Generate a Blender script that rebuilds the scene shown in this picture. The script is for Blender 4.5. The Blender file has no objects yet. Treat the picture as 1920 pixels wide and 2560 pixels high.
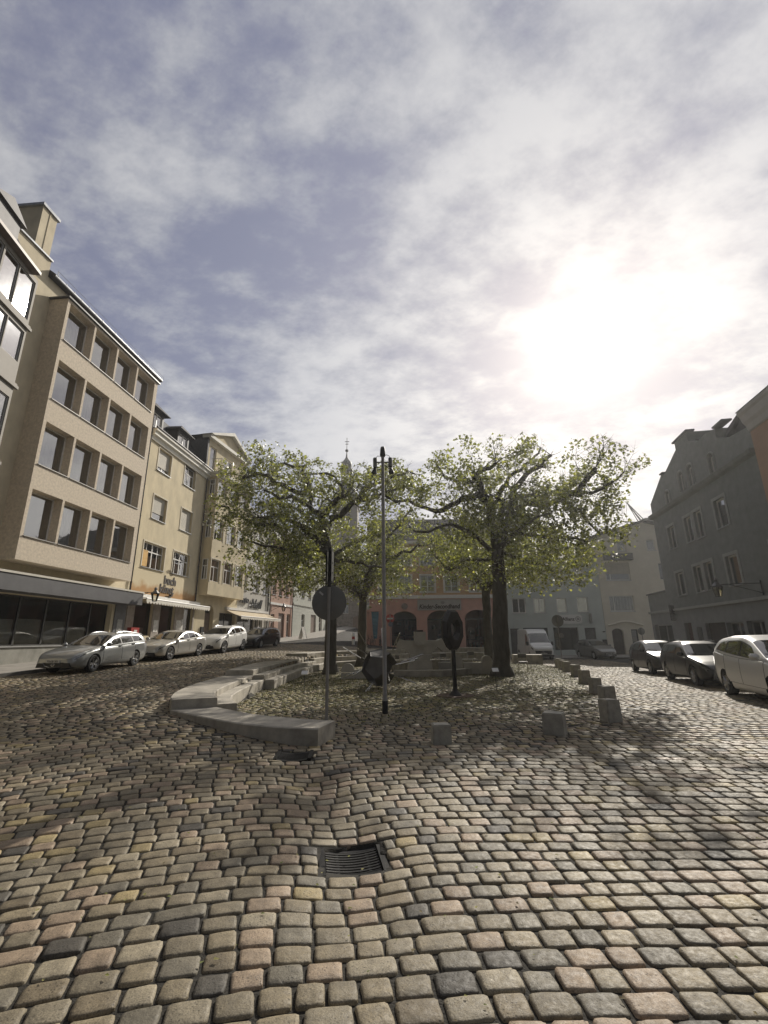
import bpy, bmesh, math, random
import numpy as np
from mathutils import Vector, Matrix, noise as mnoise
from mathutils.geometry import tessellate_polygon
scene = bpy.context.scene
COL = scene.collection
R = math.radians
PI = math.pi
rng = np.random.default_rng(7)
random.seed(7)

# ------------------------------------------------------------------ camera
CAM_H = 1.65
PITCH, ROLL = R(15.45), R(0.57)
cd = bpy.data.cameras.new('camera')
cam = bpy.data.objects.new('camera', cd)
COL.objects.link(cam)
cd.sensor_fit = 'VERTICAL'
cd.sensor_height = 24.0
cd.lens = 24.0 * 1140.0 / 2560.0
cd.clip_start, cd.clip_end = 0.05, 3000
fw = Vector((0, math.cos(PITCH), math.sin(PITCH)))
up0 = Vector((0, -math.sin(PITCH), math.cos(PITCH)))
r0 = Vector((1, 0, 0))
rt = math.cos(ROLL) * r0 - math.sin(ROLL) * up0
upv = math.sin(ROLL) * r0 + math.cos(ROLL) * up0
cam.matrix_world = Matrix(((rt.x, upv.x, -fw.x, 0), (rt.y, upv.y, -fw.y, 0), (rt.z, upv.z, -fw.z, CAM_H), (0, 0, 0, 1)))
scene.camera = cam

# ------------------------------------------------------------------ sun and sky
SUN_AZ, SUN_EL = R(27.2), R(31.6)
sdir = Vector((math.sin(SUN_AZ) * math.cos(SUN_EL), math.cos(SUN_AZ) * math.cos(SUN_EL), math.sin(SUN_EL)))
sl = bpy.data.lights.new('sun', 'SUN')
sl.energy, sl.angle, sl.color = 5.0, R(0.6), (1.0, 0.93, 0.82)
so = bpy.data.objects.new('sun', sl)
so.rotation_euler = sdir.to_track_quat('Z', 'Y').to_euler()
so.location = sdir * 100
COL.objects.link(so)

world = bpy.data.worlds.new('World')
scene.world = world
world.use_nodes = True
nt = world.node_tree
nt.nodes.clear()

def wn(t, **k):
    n = nt.nodes.new(t)
    for a, b in k.items():
        if a == 'ins':
            for i, v in b.items():
                n.inputs[i].default_value = v
        else:
            setattr(n, a, b)
    return n

def wl(a, b):
    nt.links.new(a, b)

def wmath(op, a, b=None, c=None, clamp=False):
    n = wn('ShaderNodeMath', operation=op, use_clamp=clamp)
    for i, v in enumerate((a, b, c)):
        if v is None:
            continue
        if hasattr(v, 'is_output'):
            wl(v, n.inputs[i])
        else:
            n.inputs[i].default_value = v
    return n.outputs[0]

wout = wn('ShaderNodeOutputWorld')
wbg = wn('ShaderNodeBackground', ins={1: 0.1})
wl(wbg.outputs[0], wout.inputs[0])
sky = wn('ShaderNodeTexSky', sky_type='NISHITA', sun_disc=False, sun_elevation=SUN_EL, sun_rotation=SUN_AZ)
sky.dust_density = 2.5
tc = wn('ShaderNodeTexCoord')
sep = wn('ShaderNodeSeparateXYZ')
wl(tc.outputs['Generated'], sep.inputs[0])
zz = wmath('ADD', wmath('MAXIMUM', sep.outputs[2], 0.0), 0.22)
cx = wmath('DIVIDE', sep.outputs[0], zz)
cy = wmath('DIVIDE', sep.outputs[1], zz)
cmb = wn('ShaderNodeCombineXYZ')
wl(cx, cmb.inputs[0]); wl(cy, cmb.inputs[1])
rot = wn('ShaderNodeMapping')
rot.inputs['Rotation'].default_value = (0, 0, R(52))
rot.inputs['Scale'].default_value = (1.0, 1.45, 1.0)
rot.inputs['Location'].default_value = (3.1, 1.7, 0)
wl(cmb.outputs[0], rot.inputs[0])
n1 = wn('ShaderNodeTexNoise', ins={'Scale': 1.1, 'Detail': 10.0, 'Roughness': 0.60, 'Distortion': 0.1})
n2 = wn('ShaderNodeTexNoise', ins={'Scale': 6.5, 'Detail': 9.0, 'Roughness': 0.62, 'Distortion': 0.0})
n3 = wn('ShaderNodeTexNoise', ins={'Scale': 0.42, 'Detail': 2.0, 'Roughness': 0.5})
for n in (n1, n2):
    wl(rot.outputs[0], n.inputs['Vector'])
wl(cmb.outputs[0], n3.inputs['Vector'])
mixn = wmath('ADD', wmath('MULTIPLY', n1.outputs[0], 0.64), wmath('MULTIPLY', n2.outputs[0], 0.36))
# the cloud sheet thins out towards the west
mixn = wmath('ADD', mixn, wmath('MULTIPLY', sep.outputs[0], 0.075))
cov = wn('ShaderNodeMapRange', interpolation_type='SMOOTHSTEP', ins={'From Min': 0.40, 'From Max': 0.60})
wl(mixn, cov.inputs[0])
# angle to the sun drives how much light the thin cloud scatters forward
dotn = wn('ShaderNodeVectorMath', operation='DOT_PRODUCT')
nrm = wn('ShaderNodeVectorMath', operation='NORMALIZE')
wl(tc.outputs['Generated'], nrm.inputs[0])
wl(nrm.outputs[0], dotn.inputs[0])
dotn.inputs[1].default_value = sdir
dp = wmath('MAXIMUM', dotn.outputs['Value'], 0.0)
g1 = wmath('MULTIPLY', wmath('POWER', dp, 6.0), .7)
g2 = wmath('MULTIPLY', wmath('POWER', dp, 60.0), 1.0)
g3 = wmath('MULTIPLY', wmath('POWER', dp, 560.0), 19.0)
glow = wmath('ADD', wmath('ADD', g1, g2), g3)
gm = wmath('MULTIPLY', glow, wmath('ADD', wmath('MULTIPLY', cov.outputs[0], 0.55), 0.55))
cr = wn('ShaderNodeValToRGB')
cr.color_ramp.elements[0].position = 0.0
cr.color_ramp.elements[0].color = (0.19, 0.20, 0.29, 1)
cr.color_ramp.elements[1].position = 1.0
cr.color_ramp.elements[1].color = (0.58, 0.575, 0.58, 1)
e = cr.color_ramp.elements.new(0.5); e.color = (0.38, 0.385, 0.425, 1)
wl(cov.outputs[0], cr.inputs[0])
csc = wn('ShaderNodeVectorMath', operation='SCALE'); sb = wn('ShaderNodeMapRange', interpolation_type='SMOOTHSTEP', ins={'From Min': -0.25, 'From Max': 0.66, 'To Min': 1.8, 'To Max': 10.9})
wl(dotn.outputs['Value'], sb.inputs[0])
wl(sb.outputs[0], csc.inputs['Scale'])
wl(cr.outputs[0], csc.inputs[0])
gcol = wn('ShaderNodeVectorMath', operation='SCALE')
gcol.inputs[0].default_value = (1.0, 0.985, 0.96)
wl(gm, gcol.inputs['Scale'])
cadd = wn('ShaderNodeVectorMath', operation='ADD')
wl(csc.outputs[0], cadd.inputs[0]); wl(gcol.outputs[0], cadd.inputs[1])
mx = wn('ShaderNodeMix', data_type='RGBA')
n3m = wn('ShaderNodeMapRange', ins={'From Min': 0.35, 'From Max': 0.6, 'To Min': 0.74, 'To Max': 0.97})
wl(n3.outputs[0], n3m.inputs[0])
wl(n3m.outputs[0], mx.inputs[0])
wl(sky.outputs[0], mx.inputs[6]); wl(cadd.outputs[0], mx.inputs[7])
wl(mx.outputs[2], wbg.inputs[0])

vs = scene.view_settings
vs.view_transform, vs.look, vs.exposure, vs.gamma, vs.use_curve_mapping = 'Standard', 'None', 0.0, 1.0, False
scene.cycles.max_bounces = 6
scene.cycles.diffuse_bounces = 3
scene.cycles.glossy_bounces = 3
scene.cycles.transmission_bounces = 4
scene.cycles.transparent_max_bounces = 8
scene.cycles.volume_bounces = 0
scene.cycles.use_denoising = True
scene.cycles.sample_clamp_indirect = 6.0

# ------------------------------------------------------------------ materials
MATS = {}

def mat(name, col, rough=0.8, metal=0.0, spec=0.5, var=0.0, vscale=3.0, bump=0.0, bscale=40.0, col2=None, streak=0.0, coat=0.0, attr=None, trans=None):
    """procedural principled material with noise colour variation and noise bump"""
    if name in MATS:
        return MATS[name]
    m = bpy.data.materials.new(name)
    m.use_nodes = True
    t = m.node_tree
    b = t.nodes['Principled BSDF']
    b.inputs['Roughness'].default_value = rough
    b.inputs['Metallic'].default_value = metal
    b.inputs['Specular IOR Level'].default_value = spec
    if coat:
        b.inputs['Coat Weight'].default_value = coat
        b.inputs['Coat Roughness'].default_value = 0.04
    c4 = (*col, 1)
    b.inputs['Base Color'].default_value = c4
    tcn = t.nodes.new('ShaderNodeTexCoord')
    src = None
    if attr:
        a = t.nodes.new('ShaderNodeAttribute'); a.attribute_name = attr
        src = a.outputs['Color']
    if var > 0 or col2:
        n = t.nodes.new('ShaderNodeTexNoise')
        n.inputs['Scale'].default_value = vscale
        n.inputs['Detail'].default_value = 7
        n.inputs['Roughness'].default_value = 0.62
        mp = t.nodes.new('ShaderNodeMapping')
        if streak:
            mp.inputs['Scale'].default_value = (1, 1, streak)
        t.links.new(tcn.outputs['Object'], mp.inputs[0])
        t.links.new(mp.outputs[0], n.inputs['Vector'])
        mr = t.nodes.new('ShaderNodeMapRange')
        mr.inputs['From Min'].default_value = 0.3
        mr.inputs['From Max'].default_value = 0.7
        t.links.new(n.outputs[0], mr.inputs[0])
        mix = t.nodes.new('ShaderNodeMix'); mix.data_type = 'RGBA'
        t.links.new(mr.outputs[0], mix.inputs[0])
        if col2 is None:
            lo = tuple(c * (1 - var) for c in col); hi = tuple(min(1, c * (1 + var)) for c in col)
        else:
            lo, hi = col, col2
        mix.inputs[6].default_value = (*lo, 1)
        mix.inputs[7].default_value = (*hi, 1)
        if src is not None:
            mm = t.nodes.new('ShaderNodeMix'); mm.data_type = 'RGBA'; mm.blend_type = 'MULTIPLY'
            mm.inputs[0].default_value = 1.0
            t.links.new(src, mm.inputs[6]); t.links.new(mix.outputs[2], mm.inputs[7])
            src = mm.outputs[2]
        else:
            src = mix.outputs[2]
    if src is not None:
        t.links.new(src, b.inputs['Base Color'])
    if bump > 0:
        n = t.nodes.new('ShaderNodeTexNoise')
        n.inputs['Scale'].default_value = bscale
        n.inputs['Detail'].default_value = 5
        t.links.new(tcn.outputs['Object'], n.inputs['Vector'])
        bp = t.nodes.new('ShaderNodeBump')
        bp.inputs['Strength'].default_value = 1.0
        bp.inputs['Distance'].default_value = bump
        t.links.new(n.outputs[0], bp.inputs['Height'])
        t.links.new(bp.outputs[0], b.inputs['Normal'])
    MATS[name] = m
    return m

def glass_mat(name, tint=(0.5, 0.52, 0.5), refl=1.5):
    if name in MATS:
        return MATS[name]
    m = bpy.data.materials.new(name); m.use_nodes = True
    t = m.node_tree; t.nodes.clear()
    o = t.nodes.new('ShaderNodeOutputMaterial')
    tr = t.nodes.new('ShaderNodeBsdfTransparent'); tr.inputs[0].default_value = (*tint, 1)
    gl = t.nodes.new('ShaderNodeBsdfGlossy'); gl.inputs['Roughness'].default_value = 0.03
    gl.inputs[0].default_value = (1, 1, 1, 1)
    fr = t.nodes.new('ShaderNodeFresnel'); fr.inputs[0].default_value = refl
    tcn = t.nodes.new('ShaderNodeTexCoord')
    nz = t.nodes.new('ShaderNodeTexNoise'); nz.inputs['Scale'].default_value = 1.1
    t.links.new(tcn.outputs['Object'], nz.inputs['Vector'])
    bp = t.nodes.new('ShaderNodeBump'); bp.inputs['Distance'].default_value = 0.006; bp.inputs['Strength'].default_value = 0.5
    t.links.new(nz.outputs[0], bp.inputs['Height'])
    t.links.new(bp.outputs[0], gl.inputs['Normal'])
    mx_ = t.nodes.new('ShaderNodeMixShader')
    t.links.new(fr.outputs[0], mx_.inputs[0]); t.links.new(tr.outputs[0], mx_.inputs[1]); t.links.new(gl.outputs[0], mx_.inputs[2])
    t.links.new(mx_.outputs[0], o.inputs[0])
    MATS[name] = m
    return m

# ------------------------------------------------------------------ mesh builder
class MB:
    def __init__(self):
        self.v, self.f, self.mi, self.cur = [], [], [], 0
    def add(self, vs, fs):
        o = len(self.v)
        self.v.extend([tuple(p) for p in vs])
        for f in fs:
            self.f.append(tuple(i + o for i in f)); self.mi.append(self.cur)
        return self
    def box(self, x0, y0, z0, x1, y1, z1):
        if x0 > x1: x0, x1 = x1, x0
        if y0 > y1: y0, y1 = y1, y0
        if z0 > z1: z0, z1 = z1, z0
        v = [(x0, y0, z0), (x1, y0, z0), (x1, y1, z0), (x0, y1, z0), (x0, y0, z1), (x1, y0, z1), (x1, y1, z1), (x0, y1, z1)]
        return self.add(v, [(0, 3, 2, 1), (4, 5, 6, 7), (0, 1, 5, 4), (1, 2, 6, 5), (2, 3, 7, 6), (3, 0, 4, 7)])
    def quad(self, a, b, c, d):
        return self.add([a, b, c, d], [(0, 1, 2, 3)])
    def tube(self, pts, rad, n=8, cap=True):
        pts = [Vector(p) for p in pts]
        if not hasattr(rad, '__len__'): rad = [rad] * len(pts)
        vs, fs = [], []
        prev = None
        for i, p in enumerate(pts):
            a = pts[max(i - 1, 0)]; b = pts[min(i + 1, len(pts) - 1)]
            t = (b - a)
            t = t.normalized() if t.length > 1e-9 else Vector((0, 0, 1))
            if prev is None:
                ref = Vector((0, 0, 1)) if abs(t.z) < 0.9 else Vector((1, 0, 0))
                u = t.cross(ref).normalized()
            else:
                u = (prev - t * prev.dot(t))
                u = u.normalized() if u.length > 1e-6 else t.orthogonal().normalized()
            prev = u
            w = t.cross(u)
            for k in range(n):
                an = 2 * PI * k / n
                vs.append(p + (u * math.cos(an) + w * math.sin(an)) * rad[i])
        for i in range(len(pts) - 1):
            for k in range(n):
                k2 = (k + 1) % n
                fs.append((i * n + k, i * n + k2, (i + 1) * n + k2, (i + 1) * n + k))
        if cap:
            fs.append(tuple(range(n - 1, -1, -1)))
            fs.append(tuple((len(pts) - 1) * n + k for k in range(n)))
        return self.add(vs, fs)
    def lathe(self, prof, n=20, M=None, cap=False):
        vs, fs = [], []
        for (r, z) in prof:
            for k in range(n):
                a = 2 * PI * k / n
                p = Vector((r * math.cos(a), r * math.sin(a), z))
                vs.append(M @ p if M else p)
        for i in range(len(prof) - 1):
            for k in range(n):
                k2 = (k + 1) % n
                fs.append((i * n + k, i * n + k2, (i + 1) * n + k2, (i + 1) * n + k))
        if cap:
            fs.append(tuple(range(n - 1, -1, -1)))
            fs.append(tuple((len(prof) - 1) * n + k for k in range(n)))
        return self.add(vs, fs)
    def prism(self, poly, a0, a1, axis='y'):
        """extrude a 2-D polygon; axis y: poly is (x,z); axis z: poly is (x,y); axis x: poly is (y,z)"""
        n = len(poly)
        def P(p, a):
            if axis == 'y': return (p[0], a, p[1])
            if axis == 'z': return (p[0], p[1], a)
            return (a, p[0], p[1])
        vs = [P(p, a0) for p in poly] + [P(p, a1) for p in poly]
        fs = [(i, (i + 1) % n, n + (i + 1) % n, n + i) for i in range(n)]
        tri = tessellate_polygon([[Vector(P(p, 0)) for p in poly]])
        for t in tri:
            fs.append(tuple(t)); fs.append(tuple(n + i for i in reversed(t)))
        return self.add(vs, fs)
    def wall(self, outline, holes, y0, reveal):
        """flat front face in the XZ plane at y0 with holes and reveals going to +y"""
        loops = [outline] + holes
        flat = [p for l in loops for p in l]
        tri = tessellate_polygon([[Vector((p[0], p[1], 0)) for p in l] for l in loops])
        vs = [(p[0], y0, p[1]) for p in flat]
        fs = []
        for t in tri:
            a, b, c = (Vector((flat[i][0], flat[i][1])) for i in t)
            cr_ = (b - a).x * (c - a).y - (b - a).y * (c - a).x
            if abs(cr_) < 1e-9: continue
            fs.append(tuple(t) if cr_ > 0 else tuple(reversed(t)))
        self.add(vs, fs)
        for h in holes:
            n = len(h)
            v2 = [(p[0], y0, p[1]) for p in h] + [(p[0], y0 + reveal, p[1]) for p in h]
            self.add(v2, [(i, (i + 1) % n, n + (i + 1) % n, n + i) for i in range(n)])
        return self
    def shell(self, outline, y0, y1):
        n = len(outline)
        vs = [(p[0], y0, p[1]) for p in outline] + [(p[0], y1, p[1]) for p in outline]
        fs = [(i, n + i, n + (i + 1) % n, (i + 1) % n) for i in range(n)]
        tri = tessellate_polygon([[Vector((p[0], p[1], 0)) for p in outline]])
        for t in tri:
            fs.append(tuple(n + i for i in t))
        return self.add(vs, fs)
    def build(self, name, mats, parent=None, smooth=None, loc=None):
        me = self.mesh(name, mats, smooth)
        return link(name, me, parent, loc)
    def mesh(self, name, mats, smooth=None):
        me = bpy.data.meshes.new(name)
        me.from_pydata(self.v, [], self.f)
        if not isinstance(mats, (list, tuple)): mats = [mats]
        for m in mats: me.materials.append(m)
        if len(mats) > 1: me.polygons.foreach_set('material_index', self.mi)
        if smooth is not None:
            me.polygons.foreach_set('use_smooth', [True] * len(me.polygons))
            me.set_sharp_from_angle(angle=R(smooth))
        me.update()
        return me

def link(name, me, parent=None, loc=None, rot=None):
    o = bpy.data.objects.new(name, me)
    COL.objects.link(o)
    if parent is not None: o.parent = parent
    if loc is not None: o.location = loc
    if rot is not None: o.rotation_euler = rot
    return o

def tag(o, label=None, cat=None, group=None, kind=None):
    if label: o['label'] = label
    if cat: o['category'] = cat
    if group: o['group'] = group
    if kind: o['kind'] = kind
    return o

def thing(name, label, cat, loc=(0, 0, 0), rz=0.0, group=None):
    o = bpy.data.objects.new(name, None)
    COL.objects.link(o)
    o.empty_display_size = 0.2
    o.location = loc; o.rotation_euler = (0, 0, rz)
    return tag(o, label, cat, group)

def dup(o, loc=None, rz=None, label=None, parent=None):
    c = o.copy(); COL.objects.link(c)
    if parent is not None: c.parent = parent
    if loc is not None: c.location = loc
    if rz is not None: c.rotation_euler = (0, 0, rz)
    if label: c['label'] = label
    for ch in list(o.children):
        dup(ch, parent=c)
    return c

def text_mesh(body, size, depth, shear=0.0, offset=0.0, align='CENTER', spacing=1.0):
    cu = bpy.data.curves.new('lettering', 'FONT')
    cu.body, cu.size, cu.extrude, cu.shear, cu.offset = body, size, depth, shear, offset
    cu.align_x = align; cu.space_character = spacing
    cu.resolution_u = 3
    ob = bpy.data.objects.new('lettering', cu)
    COL.objects.link(ob)
    me = bpy.data.meshes.new_from_object(ob.evaluated_get(bpy.context.evaluated_depsgraph_get()))
    bpy.data.objects.remove(ob)
    bpy.data.curves.remove(cu)
    me.transform(Matrix.Rotation(R(90), 4, 'X'))
    return me

def lettering(name, body, size, m, parent, loc, depth=0.02, shear=0.0, offset=0.0, sx=1.0, rot=None, align='CENTER'):
    me = text_mesh(body, size, depth, shear, offset, align)
    me.transform(Matrix.Scale(sx, 4, Vector((1, 0, 0))))
    me.materials.clear(); me.materials.append(m)
    return link(name, me, parent, loc, rot)

def sstep(t):
    t = np.clip(t, 0, 1)
    return t * t * (3 - 2 * t)
# ------------------------------------------------------------------ terrain
L1o = [(-.89, 8.71), (-1.09, 7.98), (-1.73, 8.12), (-2.6, 8.56), (-3.62, 9.41), (-4.43, 10.15)]
L1i = [(-.89, 8.71), (-1.70, 9.01), (-2.61, 9.56), (-3.17, 10.15), (-3.64, 10.62)]
FLOOR_POLY = np.array([(-.9, 8.45), (-1.7, 8.6), (-2.6, 9.1), (-3.4, 10.2), (-3.9, 11.4), (-4.25, 13), (-4.5, 16), (-4.6, 20), (-4.5, 25),
                       (-4.0, 29), (-2.0, 31.0), (1.0, 33.6), (5.6, 35.4), (8.3, 35.0), (9.2, 33.2), (10.4, 32.0), (9.6, 27), (7, 17), (4.4, 10), (2, 8.3)])

def in_poly(x, y, poly):
    inside = np.zeros(x.shape, bool)
    j = len(poly) - 1
    for i in range(len(poly)):
        xi, yi = poly[i]; xj, yj = poly[j]
        c = ((yi > y) != (yj > y)) & (x < (xj - xi) * (y - yi) / (yj - yi + 1e-12) + xi)
        inside ^= c
        j = i
    return inside

def gz(x, y, floor=True):
    x = np.asarray(x, float); y = np.asarray(y, float)
    zl = 0.033 * np.maximum(0, np.minimum(y, 58) - 4) + 0.075 * np.clip(y - 58, 0, 40)
    t = np.clip((y - 8) / 34, 0, 1)
    x1 = -.5 + 12.5 * t; x0 = -4.5 - 4.5 * t
    w = 1 - sstep((x - x0) / (x1 - x0))
    z = zl * w
    z = z - 0.27 * sstep((y - 12) / 30) * sstep((x - 7) / 6)
    # gutter dip between the two drains
    ty = np.clip((y - 4.2) / 3.5, 0, 1)
    cxg = -.27 - 1.05 * ty
    amp = 0.062 * sstep((y - 2.6) / 1.2) * (1 - .75 * sstep((y - 6.2) / 1.2))
    z = z - amp * np.exp(-((x - cxg) / .40) ** 2)
    # gentle settling of the old paving
    z = z + 0.012 * np.sin(x * 1.3 + 0.6 * np.sin(y * .9)) * np.sin(y * 1.1 + .5) * np.exp(-np.maximum(y - 12, 0) * .1)
    if floor:
        ins = in_poly(x, y, FLOOR_POLY)
        z = np.where(ins, np.minimum(z, 0.0 + 0.0 * z), z)
    return z

def gz1(x, y, floor=True):
    return float(gz(np.array([x]), np.array([y]), floor)[0])

def grid_sheet(name, xs, ys, zf, m):
    X, Y = np.meshgrid(xs, ys)
    Z = zf(X.ravel(), Y.ravel())
    v = np.stack([X.ravel(), Y.ravel(), Z], 1)
    nx, ny = len(xs), len(ys)
    i = np.arange(nx - 1); j = np.arange(ny - 1)
    I, J = np.meshgrid(i, j)
    a = (J * nx + I).ravel()
    f = np.stack([a, a + 1, a + 1 + nx, a + nx], 1)
    return np_mesh(name, v, f, m)

def np_mesh(name, v, f, m, col=None, smooth=True):
    me = bpy.data.meshes.new(name)
    k = f.shape[1]
    me.vertices.add(len(v)); me.vertices.foreach_set('co', v.astype(np.float32).ravel())
    me.loops.add(f.size); me.loops.foreach_set('vertex_index', f.astype(np.int32).ravel())
    me.polygons.add(len(f)); me.polygons.foreach_set('loop_start', np.arange(0, f.size, k, dtype=np.int32))
    me.polygons.foreach_set('use_smooth', np.full(len(f), smooth))
    if col is not None:
        at = me.attributes.new('tint', 'FLOAT_COLOR', 'POINT')
        c4 = np.concatenate([col, np.ones((len(col), 1))], 1).astype(np.float32)
        at.data.foreach_set('color', c4.ravel())
    me.materials.append(m)
    me.update(calc_edges=True)
    return me

DRAINS = [(-.28, 4.27, R(9)), (-1.36, 7.42, R(4))]
def soil_z(x, y):
    z = gz(x, y) - .0135
    for (gx, gy, ga) in DRAINS:
        c, s_ = math.cos(ga), math.sin(ga)
        lx = (x - gx) * c + (y - gy) * s_; ly = -(x - gx) * s_ + (y - gy) * c
        z = np.where((np.abs(lx) < .215) & (np.abs(ly) < .205), z - .3, z)
    return z
soil = mat('joint_soil', (0.012, 0.011, 0.008), 0.95, col2=(.028, .024, .017), vscale=26, bump=0.01, bscale=60)
# far street paving seen only at grazing angles
xs = np.concatenate([np.linspace(-400, -30, 12)[:-1], np.arange(-30, -3.01, .4), np.arange(-3, 1.2, .07), np.arange(1.2, 34, .4), np.linspace(34, 400, 12)])
ys = np.concatenate([np.linspace(-200, -8, 8)[:-1], np.arange(-8, 3.2, .4), np.arange(3.2, 8.6, .07), np.arange(8.6, 62, .4), np.linspace(62, 120, 30), np.linspace(130, 600, 10)])
g = link('ground', grid_sheet('ground', xs, ys, soil_z, soil))
tag(g, kind='structure')

# ---- granite setts: one mesh, every stone modelled
def row_shape(x):
    # integral of the row slope: rows swing round the island
    xs_ = np.linspace(-32, 32, 1281)
    sl_ = np.clip(np.where(xs_ < 1.2, .12 - .1 * xs_, 0.0 - .03 * (xs_ - 1.2)), -.09, .62)
    F = np.cumsum(sl_) * (xs_[1] - xs_[0])
    F -= np.interp(0, xs_, F)
    S = np.cumsum(np.sqrt(1 + sl_ ** 2)) * (xs_[1] - xs_[0])
    return xs_, sl_, F, S

_xs, _sl, _F, _S = row_shape(0)
def make_stones():
    out = []
    v = -14.0
    k = 0
    while v < 46:
        d = rng.uniform(.158, .188)
        if rng.random() < .1: d *= 1.16
        yc = v + d / 2
        n = 420
        w = rng.uniform(.155, .24, n)
        w[rng.random(n) < .07] *= 1.4
        s = np.cumsum(w) + rng.uniform(0, .3)
        sc = s - w / 2 + _S[0]
        x = np.interp(sc, _S, _xs)
        y = yc + np.interp(x, _xs, _F) +   .008 * np.sin(x * 2.1 + v * 3) + .012 * np.sin(x * .7 + v)
        a = np.arctan(np.interp(x, _xs, _sl)) + rng.normal(0, .015, n)
        # stones keep their depth measured across the row
        dd = d * np.cos(np.arctan(np.interp(x, _xs, _sl)))
        out.append(np.stack([x, y, a, w, dd], 1))
        v += d
        k += 1
    A = np.concatenate(out)
    x, y = A[:, 0], A[:, 1]
    vis = (y > 1.0) & (y < 41.3) & (np.abs(x) < 1.2 * y + 3.0) & (x > -17) & (x < 17.5)
    A = A[vis]; x, y = A[:, 0], A[:, 1]
    # no setts under the pavement on the left, or in the drain openings
    kx = np.interp(y, [0, 17.6, 37, 58], [-17.6, -13.7, -10.3, -8.0])
    ok = x > kx + .05
    kr = np.interp(y, [0, 13.5, 22.5, 30, 40], [9.5, 12.7, 15.2, 16.6, 18])
    ok &= x < kr
    for (gx, gy, ga) in DRAINS:
        c, s_ = math.cos(ga), math.sin(ga)
        lx = (x - gx) * c + (y - gy) * s_; ly = -(x - gx) * s_ + (y - gy) * c
        # setts meeting the iron frame are cut to fit it
        hw, hd = A[:, 3] / 2, A[:, 4] / 2
        hit = (np.abs(lx) - hw < .272) & (np.abs(ly) - hd < .252)
        side = np.abs(lx) / .272 > np.abs(ly) / .252
        for i in np.nonzero(hit)[0]:
            if side[i]:
                rest = abs(lx[i]) + hw[i] - .272
                if rest < .05: ok[i] = False; continue
                nl = math.copysign(.272 + rest / 2, lx[i]); A[i, 3] = rest; d_ = nl - lx[i]
                A[i, 0] += d_ * c; A[i, 1] += d_ * s_
            else:
                rest = abs(ly[i]) + hd[i] - .252
                if rest < .045: ok[i] = False; continue
                nl = math.copysign(.252 + rest / 2, ly[i]); A[i, 4] = rest; d_ = nl - ly[i]
                A[i, 0] -= d_ * s_; A[i, 1] += d_ * c
            A[i, 2] = ga
    return A[ok]

DRAINS = [(-.28, 4.27, R(9)), (-1.36, 7.42, R(4))]

def stone_mesh(A, ticks, name, m, rag):
    n = len(A)
    t = np.array(ticks); k = len(t)
    a, b = np.meshgrid(t, t)
    a = a.ravel(); b = b.ravel()
    drop = np.where(np.abs(t) > .985, -.036, np.where(np.abs(t) > .94, -.0045, np.where(np.abs(t) > .8, -.0006, 0.0)))
    da, db = np.meshgrid(drop, drop)
    h = np.minimum(da.ravel(), db.ravel()) + 0.35 * np.maximum(da.ravel(), db.ravel()) * 0
    both = (np.abs(a) > .985) & (np.abs(b) > .985)
    aa, bb = np.abs(a), np.abs(b)
    near_c = (aa > .92) & (bb > .92)
    mid_c = ((aa > .92) & (bb > .7) & (bb < .92)) | ((bb > .92) & (aa > .7) & (aa < .92))
    sc = np.where(near_c, .915, np.where(mid_c & (len(ticks) > 4), .985, 1.0))
    h = np.where(near_c & ~both, h - .003, h)
    hw = A[:, 3:4] / 2 - .0072; hd = A[:, 4:5] / 2 - .0068
    lx = hw * (a * sc)[None, :]; ly = hd * (b * sc)[None, :]
    jx = rng.normal(0, rag, (n, len(a))); jy = rng.normal(0, rag, (n, len(a)))
    # coherent outline raggedness: skew of each stone
    sk = rng.normal(0, .035, (n, 1))
    lx = lx + jx + ly * sk; ly = ly + jy
    ca, sa = np.cos(A[:, 2:3]), np.sin(A[:, 2:3])
    X = A[:, 0:1] + lx * ca - ly * sa
    Y = A[:, 1:2] + lx * sa + ly * ca
    tilt = rng.normal(0, .016, (n, 2))
    H = h[None, :] + rng.normal(0, .0024, (n, 1)) + tilt[:, :1] * lx + tilt[:, 1:] * ly + rng.normal(0, .0009, (n, len(a)))
    dome = .003 * (1 - (a ** 2 + b ** 2) / 2)
    H = H + dome[None, :]
    Z = gz(X.ravel(), Y.ravel()).reshape(X.shape) + H
    # the drain dip inside the stone field keeps following the ground
    v = np.stack([X.ravel(), Y.ravel(), Z.ravel()], 1)
    i = np.arange(k - 1); I, J = np.meshgrid(i, i)
    q = (J * k + I).ravel()
    f0 = np.stack([q, q + 1, q + 1 + k, q + k], 1)
    f = (f0[None] + (np.arange(n) * k * k)[:, None, None]).reshape(-1, 4)
    # stone colours: grey granite, warm tan, slate-dark, reddish
    pal = np.array([(.270, .235, .175), (.225, .200, .155), (.315, .252, .200), (.335, .280, .165), (.085, .080, .074), (.200, .170, .125), (.180, .168, .142), (.290, .262, .210)])
    pr = np.array([.22, .21, .19, .075, .055, .045, .10, .105])
    idx = rng.choice(len(pal), n, p=pr / pr.sum())
    c = pal[idx] * rng.uniform(.82, 1.14, (n, 1)) * np.array([.94, .89, .77])
    mos = in_poly(A[:, 0], A[:, 1], FLOOR_POLY) * rng.uniform(.1, 1.0, n) * sstep((A[:, 1] - 9.5) / 4)
    c = c * (1 - mos[:, None] * (1 - np.array([.80, .86, .42])))
    col = np.repeat(c, k * k, axis=0)
    return np_mesh(name, v, f, m, col)

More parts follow.
